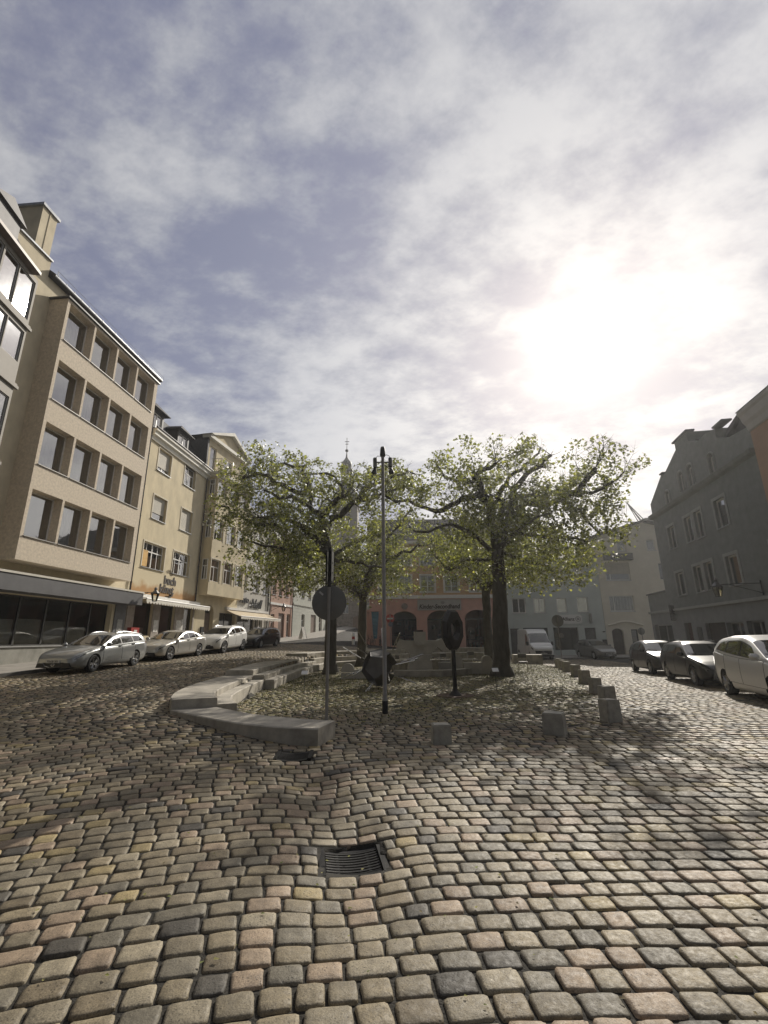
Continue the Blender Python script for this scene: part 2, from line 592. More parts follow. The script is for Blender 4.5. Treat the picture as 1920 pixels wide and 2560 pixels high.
def sett_material():
    m = bpy.data.materials.new('granite_setts'); m.use_nodes = True
    t = m.node_tree; b = t.nodes['Principled BSDF']
    L = t.links.new
    at = t.nodes.new('ShaderNodeAttribute'); at.attribute_name = 'tint'
    tcn = t.nodes.new('ShaderNodeTexCoord')
    def nz(s, d=6, r=.6):
        n = t.nodes.new('ShaderNodeTexNoise'); n.inputs['Scale'].default_value = s; n.inputs['Detail'].default_value = d; n.inputs['Roughness'].default_value = r
        L(tcn.outputs['Object'], n.inputs['Vector']); return n.outputs[0]
    def ramp(x, a, b_, lo, hi):
        r = t.nodes.new('ShaderNodeMapRange'); r.inputs[1].default_value = a; r.inputs[2].default_value = b_; r.inputs[3].default_value = lo; r.inputs[4].default_value = hi
        L(x, r.inputs[0]); return r.outputs[0]
    def mul(x, y):
        n = t.nodes.new('ShaderNodeVectorMath'); n.operation = 'SCALE'; L(x, n.inputs[0]); L(y, n.inputs['Scale']); return n.outputs[0]
    c = mul(at.outputs['Color'], ramp(nz(9, 5, .6), .3, .7, .72, 1.22))
    c = mul(c, ramp(nz(150, 3, .7), .35, .68, .6, 1.3))
    # dark weather pits
    vo = t.nodes.new('ShaderNodeTexVoronoi'); vo.inputs['Scale'].default_value = 46; vo.inputs['Randomness'].default_value = 1
    L(tcn.outputs['Object'], vo.inputs['Vector'])
    pit = ramp(vo.outputs['Distance'], .12, .3, .0, 1.0)
    pm = t.nodes.new('ShaderNodeMath'); pm.operation = 'MAXIMUM'; L(pit, pm.inputs[0]); L(ramp(nz(5, 3), .44, .56, 0.0, 1.0), pm.inputs[1])
    c = mul(c, ramp(pm.outputs[0], 0, 1, .48, 1.0))
    L(c, b.inputs['Base Color'])
    L(ramp(nz(30, 4), .3, .7, .50, .80), b.inputs['Roughness'])
    b.inputs['Specular IOR Level'].default_value = .42
    ad = t.nodes.new('ShaderNodeMath'); ad.operation = 'MULTIPLY_ADD'
    L(nz(70, 6, .7), ad.inputs[0]); ad.inputs[1].default_value = .9; L(ramp(pm.outputs[0], 0, 1, -.25, 0), ad.inputs[2])
    ad2 = t.nodes.new('ShaderNodeMath'); ad2.operation = 'MULTIPLY_ADD'
    L(nz(17, 3, .5), ad2.inputs[0]); ad2.inputs[1].default_value = 1.6; L(ad.outputs[0], ad2.inputs[2])
    bp = t.nodes.new('ShaderNodeBump'); bp.inputs['Distance'].default_value = .004; bp.inputs['Strength'].default_value = .9
    L(ad2.outputs[0], bp.inputs['Height']); L(bp.outputs[0], b.inputs['Normal'])
    return m

ST = make_stones()
SM = sett_material()
near = (ST[:, 1] < 8.0) & (np.abs(ST[:, 0]) < 9)
o = link('cobbled_square', stone_mesh(ST[near], [-1, -.96, -.80, -.35, .35, .80, .96, 1], 'cobbled_square', SM, .0022)); tag(o, kind='structure')
mid = ~near
o = link('cobbled_street', stone_mesh(ST[mid], [-1, -.955, .955, 1], 'cobbled_street', SM, .003)); tag(o, kind='structure')

# ---- pavements with kerbs
pave_m = mat('pavement_slabs', (0.27, 0.25, 0.22), .85, var=.25, vscale=1.5, bump=.004, bscale=30)
kerb_m = mat('granite_kerb', (0.26, 0.25, 0.23), .8, var=.3, vscale=8, bump=.004, bscale=60)

def strip(name, inner, outer, lift, m):
    """pavement between two polylines, draped on the terrain"""
    n = 60
    def res(pl):
        pl = np.array(pl, float)
        d = np.concatenate([[0], np.cumsum(np.hypot(*np.diff(pl, axis=0).T))]); d /= d[-1]
        u = np.linspace(0, 1, n)
        return np.stack([np.interp(u, d, pl[:, 0]), np.interp(u, d, pl[:, 1])], 1)
    A, B = res(inner), res(outer)
    mb = MB()
    rows = []
    for u in np.linspace(0, 1, 9):
        P = A * (1 - u) + B * u
        rows.append(np.column_stack([P, gz(P[:, 0], P[:, 1], False) + lift]))
    # kerb face at the inner edge
    low = np.column_stack([A, gz(A[:, 0], A[:, 1], False) - .15])
    V = np.concatenate([low[None], np.array(rows)])
    k = V.shape[0]
    f = [(j * n + i, j * n + i + 1, (j + 1) * n + i + 1, (j + 1) * n + i) for j in range(k - 1) for i in range(n - 1)]
    mb.add(V.reshape(-1, 3), f)
    o = mb.build(name, m, smooth=30)
    tag(o, kind='structure')
    # kerb stones
    kb = MB()
    for i in range(n - 1):
        a, b = Vector((*A[i], 0)), Vector((*A[i + 1], 0))
        d = (b - a); nn = Vector((B[i][0] - A[i][0], B[i][1] - A[i][1], 0)).normalized() * .14
        a2 = a + d * .012; b2 = b - d * .012
        za, zb = gz1(a.x, a.y, False), gz1(b.x, b.y, False)
        t = lift + .006
        q = [(a2.x, a2.y, za - .1), (b2.x, b2.y, zb - .1), (b2.x, b2.y, zb + t), (a2.x, a2.y, za + t), (a2.x + nn.x, a2.y + nn.y, za + t), (b2.x + nn.x, b2.y + nn.y, zb + t)]
        kb.add(q, [(0, 1, 2, 3), (3, 2, 5, 4), (0, 3, 4), (1, 5, 2)])
    ko = kb.build('kerb', kerb_m); tag(ko, kind='structure')
    return o

strip('pavement', [(-17.6, 2), (-13.7, 17.6), (-10.3, 37), (-8.2, 52), (-6.6, 66), (-5.2, 84)], [(-22, 2), (-17.2, 17.6), (-15.5, 38), (-12.4, 54), (-9.5, 70), (-7, 84)], .11, pave_m)
strip('pavement', [(9.5, 2), (12.7, 13.5), (15.2, 22.5), (16.6, 30), (17.4, 34.5)], [(13.2, 2), (16.3, 13.5), (18.1, 22.5), (19.5, 30), (20.3, 35)], .11, pave_m)
strip('pavement', [(8.5, 42.2), (15, 41.6), (19, 41.9), (24, 40.5), (30, 39)], [(8.5, 48), (15, 48), (19, 48), (24, 48), (32, 48)], .11, pave_m)
# ------------------------------------------------------------------ facade helpers
GLASS = glass_mat('window_glass', (0.5, 0.52, 0.5), 3.6)
GLASS_D = glass_mat('shop_glass', (0.7, 0.71, 0.69), 1.6)
WHITE = mat('white_frame', (0.72, 0.71, 0.68), .45, var=.08, vscale=6)
GREYFR = mat('grey_frame', (0.33, 0.33, 0.32), .5, var=.1)
DARKFR = mat('dark_frame', (0.05, 0.05, 0.05), .45, var=.2)
BROWNFR = mat('brown_frame', (0.16, 0.12, 0.09), .5, var=.2)
ZINC = mat('zinc_sheet', (0.42, 0.43, 0.44), .38, metal=.75, var=.2, vscale=5)
SLATE = mat('dark_roof', (0.045, 0.044, 0.046), .7, var=.4, vscale=9, bump=.01, bscale=25)
PIPE = mat('dark_downpipe', (0.035, 0.03, 0.028), .45, metal=.3, var=.3)
IRON = mat('black_iron', (0.022, 0.022, 0.023), .5, metal=.4, var=.3)
CURT = mat('curtain_cloth', (0.55, 0.53, 0.48), .95, var=.25, vscale=14, streak=.08)
BLIND = mat('roller_shutter', (0.48, 0.45, 0.38), .7, var=.12, vscale=2)
INNER = mat('dark_interior', (0.035, 0.033, 0.03), .95, var=.3)
CACHE = {}

def slat_blind(w, h, pitch=.055):
    mb = MB()
    n = max(1, int(h / pitch))
    for i in range(n):
        z = h - (i + 1) * pitch
        mb.box(0, 0, z + .004, w, .012, z + pitch - .004)
    return mb

def win(parent, x, z, w, h, y, style='two', fm=None, gm=None, curtain=0, blind=0, sill=True, name='window', rot=0.0, board=False, fw=.065):
    fm = fm or WHITE; gm = gm or GLASS
    key = (style, round(w, 2), round(h, 2), fm.name, fw)
    if key not in CACHE:
        mb = MB(); d = .06
        mb.box(0, 0, 0, fw, d, h); mb.box(w - fw, 0, 0, w, d, h)
        mb.box(fw, 0, 0, w - fw, d, fw); mb.box(fw, 0, h - fw, w - fw, d, h)
        e = .004; bw = .05
        if style in ('two', 'cross', 'six'):
            mb.box(w / 2 - bw, e, fw, w / 2 + bw, d - e, h - fw)
        if style in ('cross', 'six', 'tee'):
            mb.box(fw, e * 2, h * .66 - .04, w - fw, d - e * 2, h * .66 + .04)
        if style == 'tee':
            mb.box(w / 2 - .03, e, fw, w / 2 + .03, d - e, h * .66)
        if style == 'six':
            for q in (.25, .75):
                mb.box(w * q - .025, e * 3, fw, w * q + .025, d - e * 3, h - fw)
        if style == 'grid':
            mb.box(w / 2 - .045, e, fw, w / 2 + .045, d - e, h - fw)
            for q in (1 / 3, 2 / 3):
                mb.box(fw, e * 2, h * q - .02, w - fw, d - e * 2, h * q + .02)
        if style == 'casement':   # one wide light with a thin side sash
            mb.box(w * .2 - .03, e, fw, w * .2 + .03, d - e, h - fw)
        fr = mb.mesh('window', fm)
        p = MB(); p.quad((fw * .5, .03, fw * .5), (w - fw * .5, .03, fw * .5), (w - fw * .5, .03, h - fw * .5), (fw * .5, .03, h - fw * .5))
        CACHE[key] = (fr, p)
    fr, p = CACHE[key]
    o = link(name, fr, parent, (x, y, z), (0, 0, rot) if rot else None)
    pk = (round(w, 2), round(h, 2), gm.name)
    if pk not in CACHE: CACHE[pk] = p.mesh('pane', gm)
    link('pane', CACHE[pk], o)
    if sill:
        sk = ('sill', round(w, 2), round(y, 2))
        if sk not in CACHE:
            s_ = MB(); s_.box(-.06, -abs(y) - .07 if y > 0 else -.1, -.045, w + .06, .02, -.003)
            CACHE[sk] = s_.mesh('sill', ZINC)
        link('sill', CACHE[sk], o)
    if curtain:
        ck = ('cur', round(w, 2), round(h, 2), curtain)
        if ck not in CACHE:
            c = MB(); n = 26
            span = [(0, w)] if curtain == 1 else [(0, w * .3), (w * .7, w)]
            if curtain == 3: span = [(0, w)]
            z0 = h * .45 if curtain == 3 else 0
            for a, b in span:
                vs = []
                for i in range(n + 1):
                    xx = a + (b - a) * i / n
                    yy = .13 + .025 * math.sin(i * 1.9)
                    vs += [(xx, yy, z0), (xx, yy, h)]
                c.add(vs, [(2 * i, 2 * i + 2, 2 * i + 3, 2 * i + 1) for i in range(n)])
            CACHE[ck] = c.mesh('curtain', CURT)
        link('curtain', CACHE[ck], o)
    if blind:
        bk = ('blind', round(w, 2), round(h, 2), blind)
        if bk not in CACHE:
            b = slat_blind(w - .02, h * blind)
            CACHE[bk] = b.mesh('roller_shutter', BLIND)
        link('roller_shutter', CACHE[bk], o, (.01, -.03, h * (1 - blind)))
    return o

def rect(x0, z0, x1, z1):
    return [(x0, z0), (x1, z0), (x1, z1), (x0, z1)]

def arch(x0, z0, x1, zs, rise, n=14):
    """segmental arch opening"""
    w = x1 - x0
    pts = [(x0, z0), (x1, z0)]
    for i in range(n + 1):
        t = PI * i / n
        pts.append(((x0 + x1) / 2 + w / 2 * math.cos(t), zs + rise * math.sin(t)))
    return pts

def box_part(name, parent, m, *boxes, smooth=None):
    mb = MB()
    for b in boxes: mb.box(*b)
    return mb.build(name, m, parent, smooth)

def tube_part(name, parent, m, pts, r, n=8):
    mb = MB(); mb.tube(pts, r, n)
    return mb.build(name, m, parent, 40)

def building(name, label, cat, loc, rz):
    return thing(name, label, cat, loc, rz)

def frame_of(P, az):
    """origin and z-rotation so that local +x runs along azimuth az and -y faces the square"""
    return (P[0], P[1], 0), PI / 2 - az

def lantern(parent_label, loc, rz, arm=1.1, group='wall lanterns'):
    """hexagonal street lantern on a curled wall bracket; local -y points away from the wall"""
    t = thing('wall_lantern', parent_label, 'lantern', loc, rz, group)
    mb = MB()
    mb.tube([(0, 0, 0), (0, -arm * .5, .05), (0, -arm, .06)], .022, 6)
    mb.tube([(0, 0, -.45), (0, -arm * .35, -.2), (0, -arm * .7, .03)], .016, 6)
    mb.box(-.05, -.02, -.55, .05, .02, .12)
    mb.build('bracket', IRON, t, 40)
    h = MB()
    M = Matrix.Translation((0, -arm, 0))
    for k in range(6):
        a = PI / 3 * k
        h.tube([M @ Vector((.13 * math.cos(a), .13 * math.sin(a), -.5)), M @ Vector((.24 * math.cos(a), .24 * math.sin(a), -.02))], .012, 5)
    h.lathe([(.01, -.53), (.14, -.52), (.14, -.49), (.0, -.49)], 6, M)
    h.lathe([(.245, -.03), (.275, -.03), (.275, .0), (.245, .01)], 6, M)
    h.build('cage', IRON, t, None)
    c = MB()
    c.lathe([(.26, .0), (.09, .18), (.08, .28), (.11, .3), (.03, .38), (.0, .39)], 6, M)
    c.build('hood', mat('lantern_hood', (.12, .115, .11), .4, metal=.6, var=.2), t, None)
    gl = MB(); gl.lathe([(.125, -.49), (.23, -.03)], 6, M)
    gl.build('glass', glass_mat('lantern_glass', (.8, .78, .7)), t, None)
    return t

def downpipe(parent, x, z0, z1, y=-.09, name='downpipe', r=.055):
    mb = MB()
    mb.tube([(x, y, z0), (x, y, z1 - .3), (x, y + .05, z1)], r, 8)
    for z in np.arange(z0 + .6, z1, 2.2):
        mb.lathe([(r + .015, z), (r + .015, z + .06)], 8, Matrix.Translation((x, y, 0)), True)
    return mb.build(name, PIPE, parent, 40)

# =================================================================== left row
A1 = R(4.4)
loc, rz = frame_of((-16.9, 21.0), A1)
beige = mat('roughcast_beige', (.60, .52, .41), .92, var=.19, vscale=9, bump=.010, bscale=55)
cream = mat('render_cream', (.57, .50, .36), .9, var=.15, vscale=1.6, bump=.003, bscale=60, streak=.5)
stone_pl = mat('plinth_stone', (.17, .165, .14), .6, col2=(.33, .32, .28), vscale=1.6, bump=.004, streak=.6)
b1 = building('office_block', 'beige roughcast office block with rows of deep square windows on a projecting bay', 'building', loc, rz)
mb = MB()
ol = [(-6, -.6), (8.28, -.6), (8.28, 19.62), (-1.8, 19.62), (-1.8, 20.5), (-6, 20.5)]
mb.wall(ol, [rect(-6 + .3, 1.45, 6.9, 3.75)], 0, .35)
mb.shell(ol, 0, 9)
mb.build('wall', cream, b1)
bay = MB()
cols = [(-1.22, .6), (.74, 2.55), (2.69, 4.5), (4.64, 6.46)]
rows = [(6.2, 8.38), (9.58, 11.74), (12.95, 15.1), (16.24, 18.4)]
bo = rect(-1.4, 5.11, 6.8, 18.55)
bay.wall(bo, [rect(a, z0, b, z1) for (z0, z1) in rows for (a, b) in cols], -1.0, .5)
bay.add([(-1.4, -1, 5.11), (-1.4, -.003, 5.11), (6.8, -.003, 5.11), (6.8, -1, 5.11), (-1.4, -1, 18.55), (-1.4, -.003, 18.55), (6.8, -.003, 18.55), (6.8, -1, 18.55)],
        [(0, 3, 2, 1), (4, 5, 6, 7), (0, 1, 5, 4), (2, 3, 7, 6)])
bayo = bay.build('bay', beige, b1)
SILL = mat('sill_metal', (.26, .25, .235), .55, metal=.3, var=.2)
k = 0
for ri, (z0, z1) in enumerate(rows):
    for ci, (a, b) in enumerate(cols):
        win(b1, a, z0, b - a, z1 - z0, -.56, 'casement', WHITE, curtain=[0, 1, 0, 2, 1, 0, 1, 0, 0, 1, 2, 0, 1, 0, 0, 2][k], sill=False)
        k += 1
        box_part('sill', bayo, SILL, (a - .03, -1.06, z0 - .035, b + .03, -.55, z0 + .004))
box_part('bay_flashing', b1, DARKFR, (-1.5, -1.12, 18.56, 6.92, .02, 18.64))
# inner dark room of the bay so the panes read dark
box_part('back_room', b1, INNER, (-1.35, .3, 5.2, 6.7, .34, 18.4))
g1 = MB(); g1.tube([(-1.75, -.28, 19.72), (8.25, -.28, 19.72)], .1, 10)
for i in range(18):
    x = -1.6 + i * .57
    g1.box(x - .008, -.4, 19.74, x + .008, -.1, 19.8)
g1.tube([(-1.7, -.42, 19.98), (8.2, -.42, 19.98)], .011, 6)
g1.tube([(-1.7, -.42, 19.74), (-1.7, -.42, 19.98)], .018, 6); g1.tube([(8.2, -.42, 19.74), (8.2, -.42, 19.98)], .011, 6)
g1.build('gutter', ZINC, b1, 40)
rf = MB(); rf.prism([(-.34, 19.62), (.4, 19.63), (3.2, 22.3), (3.0, 22.42), (-.34, 19.8)], -1.75, 8.3, 'x')
rf.build('roof', SLATE, b1)
box_part('parapet_coping', b1, ZINC, (-6, -.1, 20.51, -1.78, .3, 20.6))
st = box_part('stair_head', b1, cream, (-2.85, .03, 20.4, -1.95, 3.4, 23.0), (-2.42, .005, 20.62, -2.36, .03, 22.98))
box_part('cap', st, ZINC, (-2.95, -.07, 23.01, -1.85, 3.5, 23.16))
fas = mat('shop_fascia', (.085, .085, .09), .5, var=.2, vscale=1.5)
box_part('shop_canopy', b1, fas, (-6, -1.0, 3.78, 8.26, -.003, 4.5))
box_part('canopy_edge', b1, mat('canopy_edge', (.55, .52, .45), .6, var=.1), (-6, -1.04, 4.505, 8.28, -.003, 4.6))
sf = MB()
xs_ = [-5.7, -4.1, -2.5, -.9, .75, 2.35, 3.95, 5.5, 6.9]
for x in xs_: sf.box(x - .05, .3, 1.45, x + .05, .37, 3.75)
sf.box(-5.7, .3, 1.45, 6.9, .37, 1.52); sf.box(-5.7, .3, 3.68, 6.9, .37, 3.75)
sfo = sf.build('shop_window', DARKFR, b1)
for i in range(len(xs_) - 1):
    p = MB(); p.quad((xs_[i] + .05, .33, 1.5), (xs_[i + 1] - .05, .33, 1.5), (xs_[i + 1] - .05, .33, 3.7), (xs_[i] + .05, .33, 3.7))
    p.build('pane', GLASS_D, sfo)
    if i < 7:
        bl = slat_blind(xs_[i + 1] - xs_[i] - .1, [.75, 1.05, 1.1, 1.15, 1.2, 1.15, .9][i], .06)
        bl.build('slat_blind', mat('slat_blind', (.62, .6, .56), .7, var=.15), sfo, loc=(xs_[i] + .05, .45, 1.5))
box_part('plinth', b1, stone_pl, (-6, -.06, -.6, 8.2, -.003, 1.4))
box_part('plinth_ledge', b1, GREYFR, (-6, -.12, 1.405, 7.0, -.003, 1.46))
box_part('entrance_pillar', b1, mat('pillar_grey', (.12, .12, .125), .5, var=.2), (7.15, -.05, 1.47, 8.2, -.003, 3.77))
box_part('notice', b1, mat('notice_paper', (.34, .34, .32), .7, var=.3, vscale=12), (7.45, -.07, 1.9, 7.95, -.053, 2.9))
downpipe(b1, 8.2, 4.62, 17.3, y=-.1)

# ------- white oriel house at the left edge
loc, rz = frame_of((-16.3, 17.3), R(-7.9))
b0 = building('oriel_house', 'white oriel with mirror bright glazing beside the beige office block', 'building', loc, rz)
m = MB(); ol = rect(-9, -.6, -.0, 18.2)
m.wall(ol, [], .95, .1); m.shell(ol, .95, 8)
m.build('wall', cream, b0)
orl = MB()
lv = [(5.9, 8.0), (9.0, 11.3), (12.55, 15.35), (15.75, 18.2)]
lw = [(-3.0, -1.6), (-1.5, -.55), (-.5, .6)]
holes = []
for z0, z1 in [(6.6, 8.6), (10.1, 12.0), (13.75, 15.3), (15.95, 18.0)]:
    for a, b in lw: holes.append(rect(a, z0, b, z1))
oo = rect(-3.2, 5.2, .72, 18.2)
panelw = mat('oriel_panel', (.24, .22, .19), .7, var=.06)
orl.wall(oo, holes, 0, .08)
orl.shell(oo, 0, .94)
orl.build('oriel', panelw, b0)
for z0, z1 in [(6.6, 8.6), (10.1, 12.0), (13.75, 15.3), (15.95, 18.0)]:
    for a, b in lw:
        win(b0, a, z0, b - a, z1 - z0, .05, 'plain', GREYFR, glass_mat('mirror_glass', (.25, .26, .25), 4.5), sill=False, fw=.05)
for z in (12.5, 15.5, 8.9):
    box_part('cornice', b0, panelw, (-3.3, -.12, z, .84, -.003, z + .14), (-3.26, -.07, z + .14, .8, -.003, z + .24))
box_part('oriel_eave', b0, BROWNFR, (-3.4, -.35, 18.21, .3, .9, 18.36))
m = MB(); m.prism([(-.25, 18.37), (5, 18.37), (4.2, 20.6), (.9, 20.6)], -9, -.9, 'x'); m.build('roof', SLATE, b0)
m = MB(); m.box(-2.9, -.1, 18.37, -1.2, 1.6, 19.5); m.prism([(-3.1, 19.51), (-1.0, 19.51), (-2.05, 20.1)], -.25, 1.7, 'y')
m.build('dormer', mat('dormer_cladding', (.09, .085, .085), .6, var=.3), b0)
box_part('oriel_soffit', b0, DARKFR, (-3.2, .02, 5.02, .72, .93, 5.19))

# ------- yellow house with the book shop
loc, rz = frame_of((-16.9, 21.0), A1)
yellow = mat('render_yellow', (.58, .50, .34), .92, var=.15, vscale=1.3, bump=.003, bscale=70, streak=.5)
b2 = building('yellow_house', 'yellow rendered house with black dormers above a white scalloped shop awning', 'building', loc, rz)
W2 = [(9.56, 13.42, 11.28, 15.1, 'two', 0, .8), (13.28, 13.6, 15.06, 15.25, 'cross', 2, 0),
      (9.63, 9.87, 11.35, 11.58, 'plain', 0, .72), (13.46, 9.95, 15.22, 11.7, 'plain', 0, .97),
      (9.2, 6.43, 11.86, 8.16, 'six', 0, 0), (13.02, 6.5, 15.55, 8.2, 'six', 1, 0)]
G2 = [(9.1, 1.95, 11.2, 4.1), (12.1, 1.0, 14.1, 4.1), (15.4, 2.2, 16.9, 4.1)]
ol = rect(8.3, -.5, 17.15, 15.25)
m = MB(); m.wall(ol, [rect(a, b, c, d) for a, b, c, d, *_ in W2] + [rect(*q) for q in G2], .02, .22); m.shell(ol, .02, 9)
wy = m.build('wall', yellow, b2)
# weathering: rust-coloured runs above the awning
rust = bpy.data.materials.new('rust_run'); rust.use_nodes = True
t_ = rust.node_tree; pb = t_.nodes['Principled BSDF']
tcn = t_.nodes.new('ShaderNodeTexCoord'); se = t_.nodes.new('ShaderNodeSeparateXYZ'); t_.links.new(tcn.outputs['Object'], se.inputs[0])
nz_ = t_.nodes.new('ShaderNodeTexNoise'); nz_.inputs['Scale'].default_value = 1.3; nz_.inputs['Detail'].default_value = 6
t_.links.new(tcn.outputs['Object'], nz_.inputs['Vector'])
sm_ = t_.nodes.new('ShaderNodeMath'); sm_.operation = 'MULTIPLY_ADD'; t_.links.new(nz_.outputs[0], sm_.inputs[0]); sm_.inputs[1].default_value = 1.3; t_.links.new(se.outputs[2], sm_.inputs[2])
mr_ = t_.nodes.new('ShaderNodeMapRange'); mr_.inputs[1].default_value = 5.55; mr_.inputs[2].default_value = 6.2; mr_.interpolation_type = 'SMOOTHSTEP'
t_.links.new(sm_.outputs[0], mr_.inputs[0])
mxr = t_.nodes.new('ShaderNodeMix'); mxr.data_type = 'RGBA'; mxr.inputs[6].default_value = (.38, .22, .09, 1); mxr.inputs[7].default_value = (.58, .50, .34, 1)
t_.links.new(mr_.outputs[0], mxr.inputs[0]); t_.links.new(mxr.outputs[2], pb.inputs['Base Color']); pb.inputs['Roughness'].default_value = .92
box_part('stained_render', b2, rust, (8.32, .004, 4.6, 17.13, .019, 6.2))
for (a, z0, b, z1, sty, cu, bl) in W2:
    win(b2, a, z0, b - a, z1 - z0, .2, sty, WHITE if sty != 'plain' else GREYFR, curtain=cu, blind=bl)
    m = MB(); e = .09
    m.box(a - e, -.012, z0, a, .018, z1 + e); m.box(b, -.012, z0, b + e, .018, z1 + e); m.box(a, -.012, z1, b, .018, z1 + e)
    m.build('window_surround', mat('surround_cream', (.58, .53, .42), .8, var=.08), b2)
box_part('board', b2, mat('yellow_board', (.55, .33, .09), .7, var=.25, vscale=3), (9.28, .17, 6.52, 10.05, .195, 7.62))
m = MB(); m.prism([(-.42, 16.05), (-.42, 15.9), (-.3, 15.85), (-.3, 15.6), (-.14, 15.5), (-.1, 15.26), (.1, 15.26), (.1, 16.05)], 8.32, 17.3, 'x')
m.build('cornice', mat('cornice_white', (.62, .60, .53), .7, var=.12, vscale=2), b2)
m = MB(); m.prism([(-.3, 16.06), (8.8, 16.06), (7.0, 18.9), (2.0, 18.9), (.2, 16.2)], 8.3, 17.3, 'x'); m.build('roof', SLATE, b2)
for (a, b) in ((8.5, 10.1), (12.2, 13.9)):
    d = MB(); ol = rect(a, 16.2, b, 17.85)
    d.wall(ol, [rect(a + .2, 16.42, b - .2, 17.62)], .3, .1); d.shell(ol, .3, 3.0)
    do = d.build('dormer', mat('dormer_slate', (.04, .038, .038), .6, var=.4), b2)
    win(do, a + .2, 16.42, b - a - .4, 1.2, .36, 'two', WHITE, curtain=2, sill=False)
    r_ = MB(); c = (a + b) / 2
    r_.add([(a - .3, -.05, 17.82), (b + .3, -.05, 17.82), (b + .3, 3.2, 17.9), (a - .3, 3.2, 17.9), (c, .55, 18.55), (c, 3.2, 18.6), (a - .3, -.05, 17.86), (b + .3, -.05, 17.86)],
           [(0, 1, 7, 6), (6, 7, 4), (7, 2, 5, 4), (6, 4, 5, 3), (0, 3, 2, 1)])
    r_.build('dormer_roof', SLATE, do)
g2 = MB(); g2.tube([(8.3, -.4, 16.12), (17.2, -.4, 16.12)], .08, 8); g2.build('gutter', PIPE, b2, 40)
downpipe(b2, 16.9, 4.7, 15.6, y=-.1)
# shop front
shopw = mat('shopfront_stone', (.30, .26, .22), .8, var=.2, vscale=3)
box_part('shopfront_pier', b2, shopw, (8.32, -.03, -.5, 9.1, .018, 4.2), (11.2, -.03, -.5, 12.1, .018, 4.2), (14.1, -.03, -.5, 15.4, .018, 4.2), (16.9, -.03, -.5, 17.1, .018, 4.2))
for i, (a, z0, b, z1) in enumerate(G2):
    win(b2, a, z0, b - a, z1 - z0, .2, 'plain', DARKFR, GLASS_D, sill=False, name='shop_window' if i != 1 else 'shop_door')
pap = mat('poster_paper', (.62, .6, .55), .7, var=.3, vscale=9)
box_part('poster', b2, pap, (11.4, -.05, 2.2, 11.95, -.032, 3.0), (14.4, -.05, 2.3, 15.1, -.032, 3.1), (15.15, -.05, 1.9, 15.36, -.032, 3.2))
box_part('display_shelf', b2, mat('book_display', (.3, .27, .22), .8, var=.6, vscale=14), (9.2, .5, 1.95, 11.1, .8, 2.5), (15.45, .5, 2.2, 16.85, .8, 2.7))
ink = mat('sign_ink', (.045, .035, .03), .6, var=.2)
lettering('shop_lettering', 'buch', .86, ink, b2, (12.95, -.02, 5.6), .02, offset=.014)
lettering('shop_lettering', 'k\u00fcnst', .86, ink, b2, (12.6, -.02, 4.95), .02, offset=.014)
rb = MB()
for i in range(5):
    r1 = .50 - i * .07
    pts = [(12.72 + r1 * math.cos(t), -.006, 6.28 + r1 * .75 * math.sin(t)) for t in np.linspace(0, PI * .82, 14)]
    rb.tube(pts, .012, 5)
rb.build('rainbow_emblem', mat('emblem_ochre', (.17, .13, .07), .7, var=.3), b2)
box_part('spotlight', b2, IRON, (13.05, -.16, 4.74, 13.25, .018, 4.9), (12.5, -.3, 4.62, 12.75, .018, 4.72))

def scallop_awning(name, label, cat, loc, rz, L, proj, zb, zf, m1, m2, drop=.26, pitch=.4, housing=True, group='shop awnings'):
    t = thing(name, label, cat, loc, rz, group)
    s = MB()
    n = int(L / .5)
    vs = []
    for i in range(n + 1):
        x = L * i / n
        for j in range(6):
            u = j / 5
            vs.append((x, -.05 - proj * u, zb + (zf - zb) * u - .05 * math.sin(PI * u) + .006 * math.sin(i * 2.3)))
    s.add(vs, [(i * 6 + j, (i + 1) * 6 + j, (i + 1) * 6 + j + 1, i * 6 + j + 1) for i in range(n) for j in range(5)])
    s.build('canvas', m1, t, 60)
    v = MB(); k = int(L / pitch)
    for i in range(k):
        x0, x1 = L * i / k, L * (i + 1) / k
        top = [(x0, zf), (x1, zf)]
        bot = [(x1 - (x1 - x0) * q / 8, zf - drop * (.55 + .45 * math.sin(PI * q / 8))) for q in range(9)]
        yy = -.06 - proj
        poly = [(p[0], yy, p[1]) for p in [(x0, zf), *reversed(bot), (x1, zf)]]
        v.add(poly, [tuple(range(len(poly)))])
    v.build('valance', m2, t)
    b = MB(); b.tube([(0, -.04 - proj, zf + .02), (L, -.04 - proj, zf + .02)], .045, 8)
    b.build('front_bar', WHITE, t, 40)
    if housing:
        h = MB(); h.box(0, -.26, zb - .02, L, -.003, zb + .2); h.build('housing', WHITE, t)
    a = MB()
    for x in (.5, L - .5):
        a.tube([(x, -.05, zb - .35), (x + .3, -.05 - proj * .5, (zb + zf) / 2 - .25), (x, -.05 - proj, zf - .02)], .025, 6)
    a.build('folding_arm', GREYFR, t, 40)
    return t
canv_w = mat('canvas_white', (.66, .63, .55), .85, var=.12, vscale=3)
canv_s = mat('canvas_striped', (.42, .34, .22), .9, col2=(.55, .47, .34), vscale=2.2)

